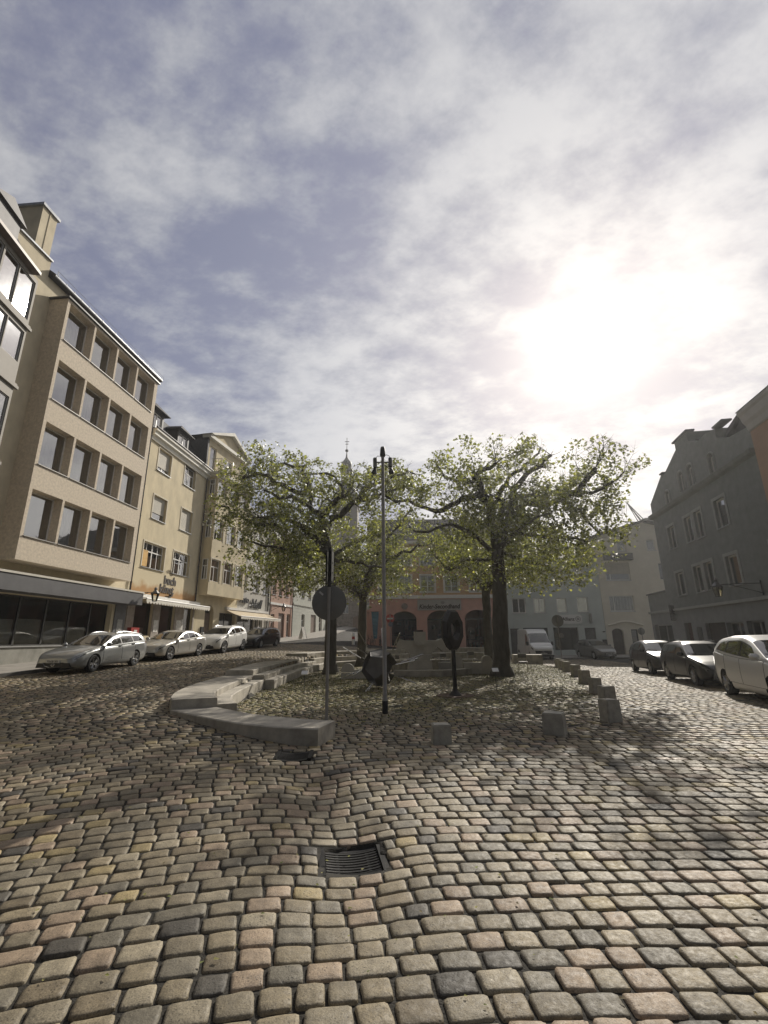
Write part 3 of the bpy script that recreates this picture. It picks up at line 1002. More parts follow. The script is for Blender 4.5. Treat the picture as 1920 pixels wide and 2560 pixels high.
def local(locrz, p):
    (x, y, z), rz_ = locrz
    c, s = math.cos(rz_), math.sin(rz_)
    return (x + p[0] * c - p[1] * s, y + p[0] * s + p[1] * c, z + p[2])
F1 = (loc, rz)
scallop_awning('shop_awning', 'white scalloped awning over the book shop windows', 'awning', local(F1, (8.5, 0, 0)), rz, 9.0, 1.05, 4.42, 4.22, canv_w, canv_w, .3, .34)
lantern('black wall lantern beside the downpipe left of the book shop awning', local(F1, (8.55, -.0, 4.55)), rz, 1.6)
pbx = thing('post_box', 'small red letter box on the shop pier above the silver wagon', 'letter box', local(F1, (8.55, -.16, 0)), rz)
red = mat('red_enamel', (.33, .03, .025), .4, var=.1)
box_part('casing', pbx, red, (0, -.15, 1.95, .85, .12, 2.45))
box_part('slot_plate', pbx, WHITE, (.3, -.165, 2.15, .6, -.152, 2.3))

# =================================================================== row bending right: bay house, white house, pink house, grey-green house
F3 = frame_of((-15.6, 38.0), R(11))
loc, rz = F3
b3 = building('bay_house', 'yellow house with a projecting bay, balcony and white classical pediment', 'building', loc, rz)
ol = rect(-.02, -.4, 6.9, 16.0)
m = MB(); m.wall(ol, [arch(1.6, .9, 2.95, 3.9, .65), rect(3.9, .9, 6.7, 4.0)], 0, .4); m.shell(ol, 0, 9); m.build('wall', yellow, b3)
ol = rect(.25, 5.28, 6.35, 15.6)
C3 = [(.42, 1.88), (2.5, 3.95), (4.48, 5.9)]
R3 = [(6.42, 8.3), (10.0, 11.8), (13.9, 15.42)]
m = MB(); m.wall(ol, [rect(a, z0, b, z1) for z0, z1 in R3 for a, b in C3], -.9, .18)
m.add([(.25, -.9, 5.28), (.25, -.003, 5.28), (6.35, -.003, 5.28), (6.35, -.9, 5.28), (.25, -.9, 15.6), (.25, -.003, 15.6), (6.35, -.003, 15.6), (6.35, -.9, 15.6)], [(0, 3, 2, 1), (4, 5, 6, 7), (2, 3, 7, 6), (0, 1, 5, 4)])
bo3 = m.build('bay', yellow, b3)
for z0, z1 in R3:
    for i, (a, b) in enumerate(C3):
        win(b3, a, z0, b - a, z1 - z0, -.74, 'tee', WHITE, curtain=[2, 0, 2][i])
        m = MB(); e = .1
        m.box(a - e, -.93, z0 - .08, a, -.903, z1 + e); m.box(b, -.93, z0 - .08, b + e, -.903, z1 + e); m.box(a, -.93, z1, b, -.903, z1 + e)
        m.build('window_surround', mat('surround_cream', (.58, .53, .42)), bo3)
    # narrow windows in the flank of the bay, facing the camera
    win(b3, .185, z0 + .1, .5, z1 - z0 - .15, -.22, 'tee', WHITE, rot=R(-90), sill=False, name='side_window', fw=.05)
box_part('bay_cornice', b3, mat('cornice_white', (.62, .60, .53)), (.05, -1.1, 15.61, 6.55, -.003, 15.8), (-.08, -1.3, 15.8, 6.75, -.003, 16.02))
rl = MB()
rl.tube([(.1, -.1, 17.25), (.1, -1.2, 17.25), (6.5, -1.2, 17.25), (6.5, -.1, 17.25)], .03, 6)
rl.tube([(.1, -.1, 16.2), (.1, -1.2, 16.2), (6.5, -1.2, 16.2), (6.5, -.1, 16.2)], .02, 6)
for x in np.arange(.1, 6.6, 1.6): rl.tube([(x, -1.2, 16.0), (x, -1.2, 17.25)], .03, 6)
for x in np.arange(.2, 6.5, .2):
    rl.tube([(x, -1.2, 16.2), (x + .08 * math.sin(x * 9), -1.2, 16.7), (x, -1.2, 17.25)], .011, 4)
for y in np.arange(-1.1, -.1, .2): rl.tube([(.1, y, 16.2), (.1, y, 17.25)], .011, 4)
rl.build('balcony_railing', mat('railing_cream', (.5, .47, .38), .6, var=.1), b3)
ol = rect(-.15, 16.02, 6.7, 19.2)
m = MB(); m.wall(ol, [rect(.25, 16.1, 1.25, 18.65), rect(2.6, 16.1, 4.1, 18.4)], .1, .15); m.shell(ol, .1, 5)
m.build('attic_wall', yellow, b3)
win(b3, .25, 16.1, 1.0, 2.55, .22, 'plain', WHITE, sill=False, name='balcony_door'); win(b3, 2.6, 16.1, 1.5, 2.3, .22, 'two', WHITE, sill=False, name='balcony_door')
cw = mat('cornice_white', (.6, .6, .5))
m = MB()
m.prism([(-.4, 19.21), (7.0, 19.21), (7.0, 19.5), (-.4, 19.5)], -.25, .6, 'y')
m.prism([(-.55, 19.51), (-.1, 19.51), (3.25, 20.85), (6.7, 19.51), (7.15, 19.51), (3.25, 21.2)], -.42, .6, 'y')
m.build('pediment', cw, b3)
m = MB(); m.prism([(-.0, 19.505), (6.6, 19.505), (3.25, 20.84)], -.05, .5, 'y'); m.build('pediment_field', yellow, b3)
m = MB(); m.prism([(-.5, 19.515), (7.1, 19.515), (3.25, 21.1)], .61, 6, 'y'); m.build('roof', SLATE, b3)
box_part('slate_flank', b3, SLATE, (-.36, .0, 16.0, -.16, 5.2, 19.15))
win(b3, 3.9, .9, 2.8, 3.1, .3, 'two', DARKFR, GLASS_D, sill=False, name='shop_window')
box_part('niche_door', b3, BROWNFR, (1.62, .34, .9, 2.93, .42, 3.9))
box_part('mail_slot', b3, IRON, (1.1, -.1, 2.2, 1.5, -.003, 2.7))

b4 = building('white_house', 'narrow whitish house with black script lettering above a striped awning', 'building', loc, rz)
whitish = mat('render_white', (.50, .48, .43), .9, var=.08, vscale=1.1, bump=.003, streak=.5)
ol = rect(6.92, -.3, 14.2, 14.2)
H4 = [rect(a, z, a + 1.4, z + 1.75) for a in (7.3, 10.0, 12.3) for z in (6.4, 9.7, 12.0)] + [rect(7.2, 1.2, 10.6, 4.0), rect(10.9, 1.2, 11.6, 4.0), rect(11.9, 1.2, 12.6, 4.0)]
m = MB(); m.wall(ol, H4, .015, .2); m.shell(ol, .015, 9); m.build('wall', whitish, b4)
for a in (7.3, 10.0, 12.3):
    for z in (6.4, 9.7, 12.0): win(b4, a, z, 1.4, 1.75, .18, 'cross', WHITE, curtain=2)
win(b4, 7.2, 1.2, 3.4, 2.8, .18, 'two', DARKFR, GLASS_D, sill=False, name='shop_window')
for a in (10.9, 11.9): win(b4, a, 1.2, .7, 2.8, .18, 'plain', WHITE, GLASS_D, sill=False, name='shop_door')
m = MB(); m.prism([(-.3, 14.21), (9.2, 14.21), (4.5, 18.2)], 6.92, 14.25, 'x'); m.build('roof', SLATE, b4)
lettering('script_lettering', 'Foto', .95, IRON, b4, (8.0, -.12, 5.15), .05, shear=.35, offset=.01)
lettering('script_lettering', 'Noll', 1.35, IRON, b4, (10.6, -.12, 4.75), .05, shear=.4, offset=.012)
m = MB(); m.tube([(9.0, -.12, 4.95), (11.0, -.12, 5.2)], .035, 6); m.build('script_bar', IRON, b4)
downpipe(b4, 13.6, .9, 14.0, y=-.1); downpipe(b4, 14.05, .9, 14.0, y=-.1)
scallop_awning('shop_awning', 'faded tan awning below the black script lettering', 'awning', local(F3, (4.7, 0, 0)), rz, 8.8, 1.65, 4.34, 3.68, canv_s, canv_w, .26, .36)

b5 = building('pink_house', 'pink rendered house with a brown door and white string course on the left street', 'building', loc, rz)
pink = mat('render_pink', (.43, .28, .215), .92, var=.12, vscale=1.2, bump=.003)
ol = rect(14.25, -.3, 20.9, 13.0)
H5 = [rect(a, z, a + 1.05, z + 1.5) for a in (14.7, 16.5, 18.4) for z in (6.6, 9.6)] + [rect(16.7, 1.5, 18.45, 4.6), rect(19.1, 1.9, 20.25, 4.6), rect(14.6, 1.7, 15.6, 4.4)]
m = MB(); m.wall(ol, H5, .005, .22); m.shell(ol, .005, 9); m.build('wall', pink, b5)
for a in (14.7, 16.5, 18.4):
    for z in (6.6, 9.6): win(b5, a, z, 1.05, 1.5, .2, 'tee', WHITE, curtain=2)
win(b5, 19.1, 1.9, 1.15, 2.7, .2, 'tee', WHITE); win(b5, 14.6, 1.7, 1.0, 2.7, .2, 'tee', WHITE)
box_part('door', b5, mat('brown_door', (.12, .07, .045), .6, var=.2), (16.7, .16, 1.5, 18.45, .22, 4.6))
box_part('string_course', b5, WHITE, (14.26, -.08, 5.45, 20.9, .003, 5.7))
m = MB(); m.prism([(-.3, 13.01), (9.2, 13.01), (4.5, 16.8)], 14.25, 20.95, 'x'); m.build('roof', SLATE, b5)
downpipe(b5, 20.6, 1.4, 12.8, y=-.1)
lantern('black wall lantern on the pink house above the brown door', local(F3, (14.6, 0, 5.15)), rz, 1.5)

b6 = building('corner_house', 'pale grey green house with rusticated ground floor where the street bends', 'building', loc, rz)
pale = mat('render_pale_green', (.40, .41, .36), .9, var=.1, vscale=1.2)
ol = rect(20.95, -.3, 34.0, 13.6)
H6 = [rect(a, z, a + 1.1, z + 1.7) for a in (23.8, 26.4, 29.0, 31.6) for z in (6.9, 9.9)] + [rect(24.0, 2.5, 25.2, 4.8), rect(27.6, 1.8, 29.7, 4.9), rect(31, 2.4, 32.4, 4.7)]
m = MB(); m.wall(ol, H6, 0, .22); m.shell(ol, 0, 9)
for i in range(7):
    m.box(20.97, -.012, 2.9 + i * .42, 23.6, -.002, 2.9 + i * .42 + .38)
m.build('wall', pale, b6)
for a in (23.8, 26.4, 29.0, 31.6):
    for z in (6.9, 9.9): win(b6, a, z, 1.1, 1.7, .2, 'tee', WHITE)
win(b6, 24.0, 2.5, 1.2, 2.3, .2, 'tee', WHITE); win(b6, 31, 2.4, 1.4, 2.3, .2, 'tee', WHITE)
box_part('door', b6, BROWNFR, (27.6, .16, 1.8, 29.7, .22, 4.9))
box_part('string_course', b6, pale, (20.96, -.1, 5.85, 34, -.002, 6.1))
m = MB(); m.prism([(-.3, 13.61), (9.2, 13.61), (4.5, 17.5)], 20.95, 34.0, 'x'); m.build('roof', SLATE, b6)
# =================================================================== back row, facing the camera
YB = 47.5
kp = mat('render_salmon', (.58, .35, .29), .92, var=.12, vscale=1.0, bump=.003)
ko = mat('render_orange', (.52, .35, .20), .92, var=.10, vscale=.8, bump=.003)
ks = building('kids_shop_house', 'salmon and orange house with three arched shop windows under a grey sign', 'building', (0, YB, 0), 0)
AR = [arch(.65, .9, 3.2, 3.45, .8), arch(4.28, .5, 7.0, 3.45, .85), arch(8.1, .42, 10.85, 3.5, .85)]
ol = rect(-1.6, -.4, 11.6, 5.5)
m = MB(); m.wall(ol, AR, 0, .45); m.shell(ol, 0, 10); m.build('ground_floor_wall', kp, ks)
ol = rect(-1.6, 5.86, 11.6, 11.2)
WK = [(a, z, a + 1.45, z + h) for (z, h) in ((6.2, 1.7), (9.0, 1.6)) for a in (-.6, 1.3, 3.72, 6.18, 8.8)]
m = MB(); m.wall(ol, [rect(*q) for q in WK], 0, .15); m.shell(ol, 0, 10); m.build('upper_wall', ko, ks)
box_part('string_course', ks, WHITE, (-1.75, -.16, 5.505, 11.6, 10, 5.855))
box_part('eave', ks, WHITE, (-1.9, -.4, 11.205, 11.65, .4, 11.5))
for a, b, c, d in WK:
    win(ks, a, b, c - a, d - b, .12, 'grid', WHITE, fw=.08)
    m = MB(); e = .13
    m.box(a - e, -.035, b - e, a, -.002, d + e); m.box(c, -.035, b - e, c + e, -.002, d + e); m.box(a, -.035, d, c, -.002, d + e); m.box(a, -.05, b - e, c, -.002, b - .05)
    m.build('window_surround', WHITE, ks)
m = MB(); m.prism([(-.4, 11.51), (10.4, 11.51), (5, 15.2)], -1.9, 11.62, 'x'); m.build('roof', mat('roof_dark_tile', (.075, .07, .06), .8, var=.3, vscale=5), ks)
for i, A in enumerate(AR):
    m = MB()
    x0, x1 = A[0][0], A[1][0]; z0 = A[0][1]; zs = A[2][1]
    m.box(x0 + .01, .3, z0, x0 + .08, .36, zs + .3); m.box(x1 - .08, .3, z0, x1 - .01, .36, zs + .3)
    m.box(x0 + .08, .302, zs - .1, x1 - .08, .358, zs); m.box((x0 + x1) / 2 - .04, .304, z0, (x0 + x1) / 2 + .04, .356, zs - .1); m.box(x0 + .08, .302, z0, x1 - .08, .358, z0 + .2)
    f_ = m.build('shop_window', DARKFR, ks)
    m = MB(); m.add([(p[0], .33, p[1]) for p in A], [tuple(range(len(A)))]); m.build('pane', GLASS_D, f_)
    # goods on show
    g_ = MB(); rr = random.Random(i)
    for k in range(26):
        x = rr.uniform(x0 + .25, x1 - .4); z = rr.choice([z0 + .2, z0 + .25, z0 + 1.0, z0 + 1.5, z0 + 2.0]); w = rr.uniform(.1, .35); h = rr.uniform(.15, .5); y = rr.uniform(.6, 1.4)
        g_.cur = rr.randrange(3); g_.box(x, y, z, x + w, y + .15, z + h)
    g_.cur = 0
    g_.cur = 1; g_.box(x0 + .2, .55, z0, x1 - .2, 1.5, z0 + .2); g_.box(x0 + .3, 1.0, z0 + .95, x1 - .3, 1.5, z0 + 1.0)
    g_.build('window_display', [mat('goods_pale', (.3, .29, .27), .8, var=.3), mat('goods_dark', (.09, .09, .1), .8, var=.3), mat('goods_warm', (.35, .2, .15), .8, var=.4)], f_)
sg = box_part('shop_sign', ks, mat('sign_board', (.40, .39, .37), .6, var=.08), (3.32, -.07, 4.33, 7.78, -.003, 5.42))
lettering('shop_lettering', 'Kinder-Secondhand', .62, ink, sg, (5.55, -.095, 4.5), .012, shear=.2, offset=.016, sx=.84)
m = MB()
m.lathe([(.001, .0), (.2, .02), (.36, .1), (.4, .2)], 18, Matrix.Translation((5.9, -.075, 5.1)) @ Matrix.Rotation(R(-90), 4, 'X') @ Matrix.Scale(.75, 4, (0, 1, 0)) @ Matrix.Scale(.2, 4, (0, 0, 1)))
m.build('oval_badge', mat('badge_grey', (.26, .25, .24), .6, var=.3, vscale=12), sg, 60)
# flank towards the rising street: three buttress arches
m = MB()
for y in (1.0, 3.0, 5.0): m.box(-2.1, y, .3, -1.603, y + .55, 4.2)
m.box(-2.1, .6, 4.205, -1.603, 6, 4.5)
m.build('flank_pier', kp, ks)
m = MB(); m.lathe([(.001, 0), (.2, .0), (.32, .04), (.32, .1), (.001, .12)], 16, Matrix.Translation((2.0, -.003, 4.75)) @ Matrix.Rotation(R(90), 4, 'X'))
m.build('round_relief', mat('relief_grey', (.22, .19, .17), .8, var=.3), ks, 40)

blue = mat('render_blue', (.47, .51, .49), .92, var=.08, vscale=.9, bump=.003)
bh = building('blue_house', 'pale blue house with an insurance sign over its shop window', 'building', (0, YB, 0), 0)
ol = rect(11.64, -.9, 22.2, 9.3)
WB = [(13.0, 3.95, 14.4, 5.45), (15.2, 3.95, 16.4, 5.45), (17.56, 4.0, 18.58, 5.43), (19.65, 4.0, 20.79, 5.5), (13.0, 7.15, 14.2, 8.55), (15.3, 7.15, 16.4, 8.55), (17.56, 7.15, 18.6, 8.55), (19.7, 7.15, 20.8, 8.56)]
DB = [(12.6, -.35, 13.5, 2.45), (13.9, -.4, 16.4, 2.5), (16.95, .33, 19.45, 2.5), (20.1, -.35, 21.2, 2.45)]
m = MB(); m.wall(ol, [rect(*q) for q in WB + DB], .01, .2); m.shell(ol, .01, 9); m.build('wall', blue, bh)
for i, (a, b, c, d) in enumerate(WB): win(bh, a, b, c - a, d - b, .1, 'plain' if i > 1 else 'two', WHITE, curtain=3 if i % 3 == 0 else 0, fw=.09)
win(bh, 16.95, .33, 2.5, 2.17, .2, 'plain', DARKFR, GLASS_D, sill=False, name='shop_window')
box_part('display_board', bh, mat('notice_paper', (.34, .34, .32)), (17.05, .5, .9, 17.8, .53, 2.0))
for a, b, c, d in (DB[0], DB[3]): box_part('door', bh, mat('grey_door', (.09, .09, .09), .6, var=.2), (a, .17, b, c, .22, d))
box_part('gateway', bh, mat('gate_dark', (.04, .05, .05), .8, var=.3), (13.9, .18, -.4, 16.4, .22, 2.5))
box_part('eave', bh, WHITE, (11.66, -.4, 9.305, 22.15, .3, 9.5))
m = MB(); m.prism([(-.4, 9.51), (9.2, 9.51), (5, 12.2)], 11.64, 22.18, 'x'); m.build('roof', mat('roof_dark_tile', (.075, .07, .06)), bh)
sp = MB()
oc = [(17.75, 2.86), (19.75, 2.86), (19.92, 3.0), (19.92, 3.6), (19.75, 3.76), (17.75, 3.76), (17.58, 3.6), (17.58, 3.0)]
sp.prism(oc, -.14, .005, 'y'); sg = sp.build('shop_sign', mat('sign_white', (.62, .62, .6), .5, var=.05), bh)
lettering('shop_lettering', 'Allianz', .46, ink, sg, (18.52, -.155, 3.17), .008, offset=.01)
m = MB(); m.tube([(19.5 + .24 * math.cos(t), -.15, 3.32 + .24 * math.sin(t)) for t in np.linspace(0, 2 * PI, 26)], .02, 5)
for dx, h in ((-.09, .2), (0, .3), (.09, .2)): m.box(19.5 + dx - .022, -.16, 3.2, 19.5 + dx + .022, -.142, 3.2 + h)
m.build('eagle_ring_emblem', ink, sg)
box_part('hanging_sign', bh, GREYFR, (20.72, -.5, 2.9, 20.8, .005, 3.85))

crm = mat('render_pale_cream', (.62, .58, .49), .92, var=.08, vscale=.8, bump=.003)
ch = building('cream_house', 'plain cream house with a shallow gable and an arched dark door', 'building', (0, YB, 0), 0)
ol = [(22.22, -.9), (32, -.9), (32, 12.4), (27.6, 13.3), (22.22, 11.75)]
WC = [(24.58, 10.24, 25.46, 11.38), (27.74, 10.3, 28.62, 11.43), (22.97, 7.18, 25.52, 9.0), (22.98, 4.03, 25.47, 5.62), (28.6, 7.3, 29.8, 8.9), (24.75, .95, 25.42, 2.25)]
DC = [arch(22.8, -.25, 23.95, 2.0, .35)]
m = MB(); m.wall(ol, [rect(*q) for q in WC] + DC, -.02, .25); m.shell(ol, -.02, 9); m.build('wall', crm, ch)
for i, (a, b, c, d) in enumerate(WC):
    win(ch, a, b, c - a, d - b, .1, 'casement' if c - a > 1.5 else 'plain', WHITE if i < 4 else DARKFR, curtain=1 if i == 3 else 0, blind=.66 if i == 2 else 0, fw=.09)
box_part('window_awning', ch, mat('awning_grey', (.13, .13, .13), .8, var=.15), (22.95, -.5, 9.25, 25.85, -.023, 9.95))
box_part('door', ch, mat('oak_dark', (.05, .04, .033), .6, var=.3), (22.8, .2, -.25, 23.95, .26, 2.35))
m = MB(); pts = [(22.5, -.06, 2.65), (22.9, -.1, 2.75)] + [(23.1 + 2.3 * i / 8, -.1, 2.8 + .22 * math.sin(PI * i / 8)) for i in range(9)] + [(25.6, -.1, 2.75), (26.0, -.06, 2.65)]
m.tube(pts, .12, 6); m.build('hood_mould', crm, ch, 50)
m = MB(); m.add([(21.9, -.5, 11.72), (27.6, -.5, 13.38), (32.3, -.5, 12.42), (21.9, 9.2, 11.72), (27.6, 9.2, 13.38), (32.3, 9.2, 12.42), (21.9, -.5, 11.87), (27.6, -.5, 13.55), (32.3, -.5, 12.57), (21.9, 9.2, 11.87), (27.6, 9.2, 13.55), (32.3, 9.2, 12.57)],
                [(6, 7, 10, 9), (7, 8, 11, 10), (0, 3, 4, 1), (1, 4, 5, 2), (0, 1, 7, 6), (1, 2, 8, 7), (0, 6, 9, 3)])
m.build('roof', SLATE, ch)
box_part('mail_box', ch, IRON, (21.75, -.15, .8, 22.15, .012, 1.3), (21.9, -.1, 2.0, 22.1, .012, 2.1))

# =================================================================== right row
A10 = R(10.4)
PG = (17.3, 20.0)
rzG = PI / 2 - A10 + PI          # local +x runs back towards the camera, -y faces the square
FG = ((PG[0], PG[1], 0), rzG)
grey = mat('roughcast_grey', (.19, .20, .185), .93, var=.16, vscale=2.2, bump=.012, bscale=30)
gh = building('grey_gable_house', 'dark grey house with a stepped gable and arched attic windows in shade', 'building', FG[0], rzG)
def S(s): return -s
ol = [(-12.3, 3.2), (.45, 3.2), (.45, 11.2), (-1.7, 11.3), (-2.45, 11.95), (-2.5, 12.35), (-3.3, 12.55), (-4.1, 12.4), (-5.0, 12.8), (-5.4, 13.5), (-7.0, 13.7), (-7.15, 13.1), (-9.7, 11.3), (-10.0, 11.95), (-10.2, 11.7), (-12.3, 10.1)]
ol = [(-12.3, 3.2), (.45, 3.2), (.45, 11.1), (-1.6, 11.35), (-2.45, 11.8), (-2.45, 12.3), (-3.5, 12.45), (-4.4, 12.4), (-5.35, 12.85), (-5.35, 13.45), (-7.05, 13.45), (-7.05, 13.0), (-9.75, 11.95), (-9.75, 12.25), (-10.4, 11.9), (-12.3, 10.9)]
WG = [(-10.22, 7.16, -9.24, 8.63), (-7.71, 7.13, -6.8, 8.65), (-6.42, 7.1, -5.55, 8.68), (-4.02, 7.15, -2.95, 8.67), (-10.25, 4.12, -9.16, 5.55), (-7.69, 4.1, -6.75, 5.62), (-6.4, 4.13, -5.44, 5.65), (-4.02, 4.1, -2.9, 5.62)]
AG = [(-9.6, 10.05, -9.05, 10.75), (-7.4, 10.3, -6.75, 11.3), (-6.15, 10.25, -5.5, 11.3), (-3.65, 10.1, -3.1, 11.0)]
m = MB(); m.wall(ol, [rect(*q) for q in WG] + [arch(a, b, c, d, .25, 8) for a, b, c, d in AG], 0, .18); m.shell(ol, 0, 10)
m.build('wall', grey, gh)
sur = mat('surround_grey', (.33, .335, .31), .85, var=.1)
for i, (a, b, c, d) in enumerate(WG):
    win(gh, a, b, c - a, d - b, .14, 'plain', WHITE, blind=0, curtain=0 if i != 3 else 3, fw=.08)
    m = MB(); e = .16
    m.box(a - e, -.03, b - .05, a, -.002, d + e); m.box(c, -.03, b - .05, c + e, -.002, d + e); m.box(a, -.03, d, c, -.002, d + e)
    m.build('window_surround', sur, gh)
for a, b, c, d in AG:
    win(gh, a, b, c - a, d - b + .1, .14, 'plain', WHITE, sill=False, fw=.07, name='attic_window')
    m = MB(); n = 10
    pts = [(a - .05, -.01, b)] + [((a + c) / 2 - (c - a + .1) / 2 * math.cos(PI * i / n), -.01, d + .28 * math.sin(PI * i / n)) for i in range(n + 1)] + [(c + .05, -.01, b)]
    m.tube(pts, .06, 6); m.build('window_surround', sur, gh, 50)
m = MB(); m.prism([(-.28, 9.95), (-.2, 9.8), (-.08, 9.72), (-.003, 9.7), (-.003, 10.0), (-.28, 10.0)], -12.4, .4, 'x'); m.build('cornice', grey, gh)
for q in ((-7.2, -.1, 13.455, -5.2, .4, 13.56), (-9.8, -.1, 12.26, -9.3, .4, 12.34), (-2.5, -.1, 12.31, -1.5, .4, 12.4)): box_part('gable_coping', gh, SLATE, q)
m = MB(); m.prism([(-12.4, 10.95), (-9.8, 12.0), (-7.1, 13.0), (-6.2, 13.4), (-4.4, 12.45), (-1.7, 11.4), (.45, 11.12), (.45, 10.8), (-12.4, 10.6)], .42, 10.05, 'y'); m.build('roof', SLATE, gh)
m = MB(); m.prism([(-.6 + 1.3 * math.cos(t), 11.0 + 1.25 * math.sin(t)) for t in np.linspace(0, PI, 12)], .5, 4, 'y'); m.prism([(-2.6, 11.5), (-1.9, 12.0), (-.9, 12.3), (-1.2, 12.0), (-2.45, 11.45)], .3, 3, 'y')
m.build('round_dormer', SLATE, gh)
# lower shop storey with annex
shopg = mat('shop_grey', (.23, .235, .23), .85, var=.12, vscale=1.4)
ol = rect(-15.65, -.6, .45, 3.19)
DG = [(-15.2, .35, -12.15, 2.38), (-10.23, -.2, -9.26, 2.4), (-8.61, 1.1, -8.45, 2.1), (-8.38, 1.1, -8.22, 2.1), (-8.15, 1.1, -7.99, 2.1), (-7.5, -.2, -5.31, 2.3), (-5.2, .9, -3.6, 2.26), (-3.3, .9, -1.86, 2.28)]
m = MB(); m.wall(ol, [rect(*q) for q in DG], -.02, .25); m.shell(ol, -.02, 10); m.build('shop_storey', shopg, gh)
ol = rect(-15.66, 3.35, -12.31, 4.58); m = MB(); m.wall(ol, [], 0, .1); m.shell(ol, 0, 9); m.build('annex', grey, gh)
box_part('string_course', gh, sur, (-15.75, -.12, 3.195, .45, .3, 3.345))
box_part('annex_coping', gh, SLATE, (-15.75, -.1, 4.585, -12.32, 9, 4.67))
win(gh, -15.2, .35, 3.05, 2.03, .2, 'two', GREYFR, GLASS_D, sill=False, name='shop_window')
for a, b, c, d in (DG[6], DG[7]): win(gh, a, b, c - a, d - b, .2, 'two', GREYFR, GLASS_D, sill=False, name='shop_window')
box_part('door', gh, mat('oxblood_door', (.075, .04, .035), .6, var=.2), (-10.23, .18, -.2, -9.26, .24, 2.4))
box_part('garage_door', gh, mat('garage_brown', (.07, .06, .055), .7, var=.2), (-7.5, .18, -.2, -5.31, .24, 2.3))
box_part('vent_slot', gh, mat('vent_brown', (.06, .04, .035), .7), (-8.61, .1, 1.1, -8.45, .14, 2.1), (-8.38, .1, 1.1, -8.22, .14, 2.1), (-8.15, .1, 1.1, -7.99, .14, 2.1))
box_part('pipe_bracket', gh, IRON, (-11.42, -.3, 2.6, -11.3, -.023, 3.6), (-11.3, -.28, 2.95, -10.9, -.2, 3.05))
lantern('black wall lantern hanging in front of the grey gable house', local(FG, (-1.4, -.05, 3.95)), rzG + R(-35), 1.7)

oh = building('orange_house', 'orange house with a heavy white eave cornice at the right edge', 'building', FG[0], rzG)
oran = mat('render_apricot', (.42, .26, .16), .9, var=.1, vscale=1, bump=.003)
ol = rect(.48, -.5, 12, 11.2)
WO = [(1.95, 7.2, 3.0, 9.3), (4.6, 7.2, 5.7, 9.3), (1.95, 4.0, 3.0, 6.0), (4.6, 4.0, 5.7, 6.0)]
m = MB(); m.wall(ol, [rect(*q) for q in WO], -.1, .2); m.shell(ol, -.1, 10); m.build('wall', oran, oh)
for a, b, c, d in WO:
    win(oh, a, b, c - a, d - b, .06, 'tee', WHITE)
    m = MB(); e = .2
    m.box(a - e, -.17, b - .1, a, -.103, d + e); m.box(c, -.17, b - .1, c + e, -.103, d + e); m.box(a, -.17, d, c, -.103, d + e); m.box(a - .3, -.26, d + e, c + .3, -.103, d + e + .12)
    m.build('window_surround', mat('surround_apricot', (.45, .3, .2), .85, var=.08), oh)
m = MB(); m.prism([(-.5, 11.75), (-.5, 11.6), (-.42, 11.5), (-.34, 11.2), (-.24, 11.05), (-.17, 10.8), (-.103, 10.75), (0, 10.75), (.4, 11.21), (.4, 11.75)], .49, 12.3, 'x'); m.build('eave_cornice', mat('eave_white', (.5, .48, .46), .8, var=.08), oh)
m = MB(); m.prism([(-.55, 11.76), (9.9, 11.76), (4.5, 14.6)], .46, 12.3, 'x'); m.build('roof', SLATE, oh)
m = MB(); m.prism([(.6, 5.4), (.95, 5.4), (.95, 5.62), (.6, 5.62)], -.55, -.103, 'y'); m.lathe([(.02, 5.62), (.2, 5.63), (.19, 5.8), (.1, 6.0), (.1, 6.15), (.03, 6.3)], 10, Matrix.Translation((.78, -.33, 0)), True)
m.build('carved_corbel', sur, oh, 40)

# =================================================================== far things above and behind
ct = building('church_tower', 'church tower with a double onion dome and a cross behind the trees', 'church', (-8.2, 95, 0), 0)
stone = mat('church_stone', (.28, .26, .23), .9, var=.25, vscale=.5, bump=.02, bscale=3)
copper = mat('dome_copper', (.10, .105, .10), .6, metal=.3, var=.3, vscale=1)
m = MB(); m.box(-2.6, -2.6, 0, 2.6, 2.6, 28.6); m.box(-2.85, -2.85, 28.61, 2.85, 2.85, 29.2)
m.build('tower', stone, ct)
m = MB()
for x in (-1.0, .2): m.box(x, -2.64, 24.2, x + .8, -2.603, 27)
m.build('belfry_opening', INNER, ct)
m = MB()
m.lathe([(2.9, 29.21), (2.5, 29.8), (2.3, 30.3), (2.35, 31.2), (2.4, 32.2), (2.1, 33.2), (1.4, 34.0), (1.15, 34.4)], 16)
m.lathe([(1.5, 37.2), (1.45, 37.6), (1.05, 38.0), (1.2, 38.7), (1.1, 39.4), (.6, 40), (.25, 40.6), (.1, 41.8)], 14)
m.build('onion_dome', copper, ct, 50)
m = MB()
for k in range(8):
    a = PI / 4 * k; m.box(1.05 * math.cos(a) - .14, 1.05 * math.sin(a) - .14, 34.3, 1.05 * math.cos(a) + .14, 1.05 * math.sin(a) + .14, 37.3)
m.build('lantern_columns', stone, ct)
m = MB(); m.lathe([(.01, 41.8), (.35, 42.1), (.35, 42.4), (.01, 42.75)], 12); m.box(-.06, -.06, 42.7, .06, .06, 45.4); m.box(-.5, -.05, 44.4, .5, .05, 44.52); m.box(-.34, -.05, 43.8, .34, .05, 43.92)
m.build('cross', IRON, ct, 40)
m = MB(); m.box(-7.4, -1.8, 0, -2.63, 12, 20); m.prism([(-7.8, 20.01), (-2.65, 20.01), (-5.1, 25.4)], -2.1, 12, 'y')
m.build('nave', stone, ct)
m = MB(); m.lathe([(.9, 25.2), (.85, 27.5), (1.05, 27.6), (.7, 28.6), (.3, 29.4), (.02, 31.5)], 10, Matrix.Translation((-5.1, -1.2, 0))); m.build('ridge_turret', copper, ct, 40)

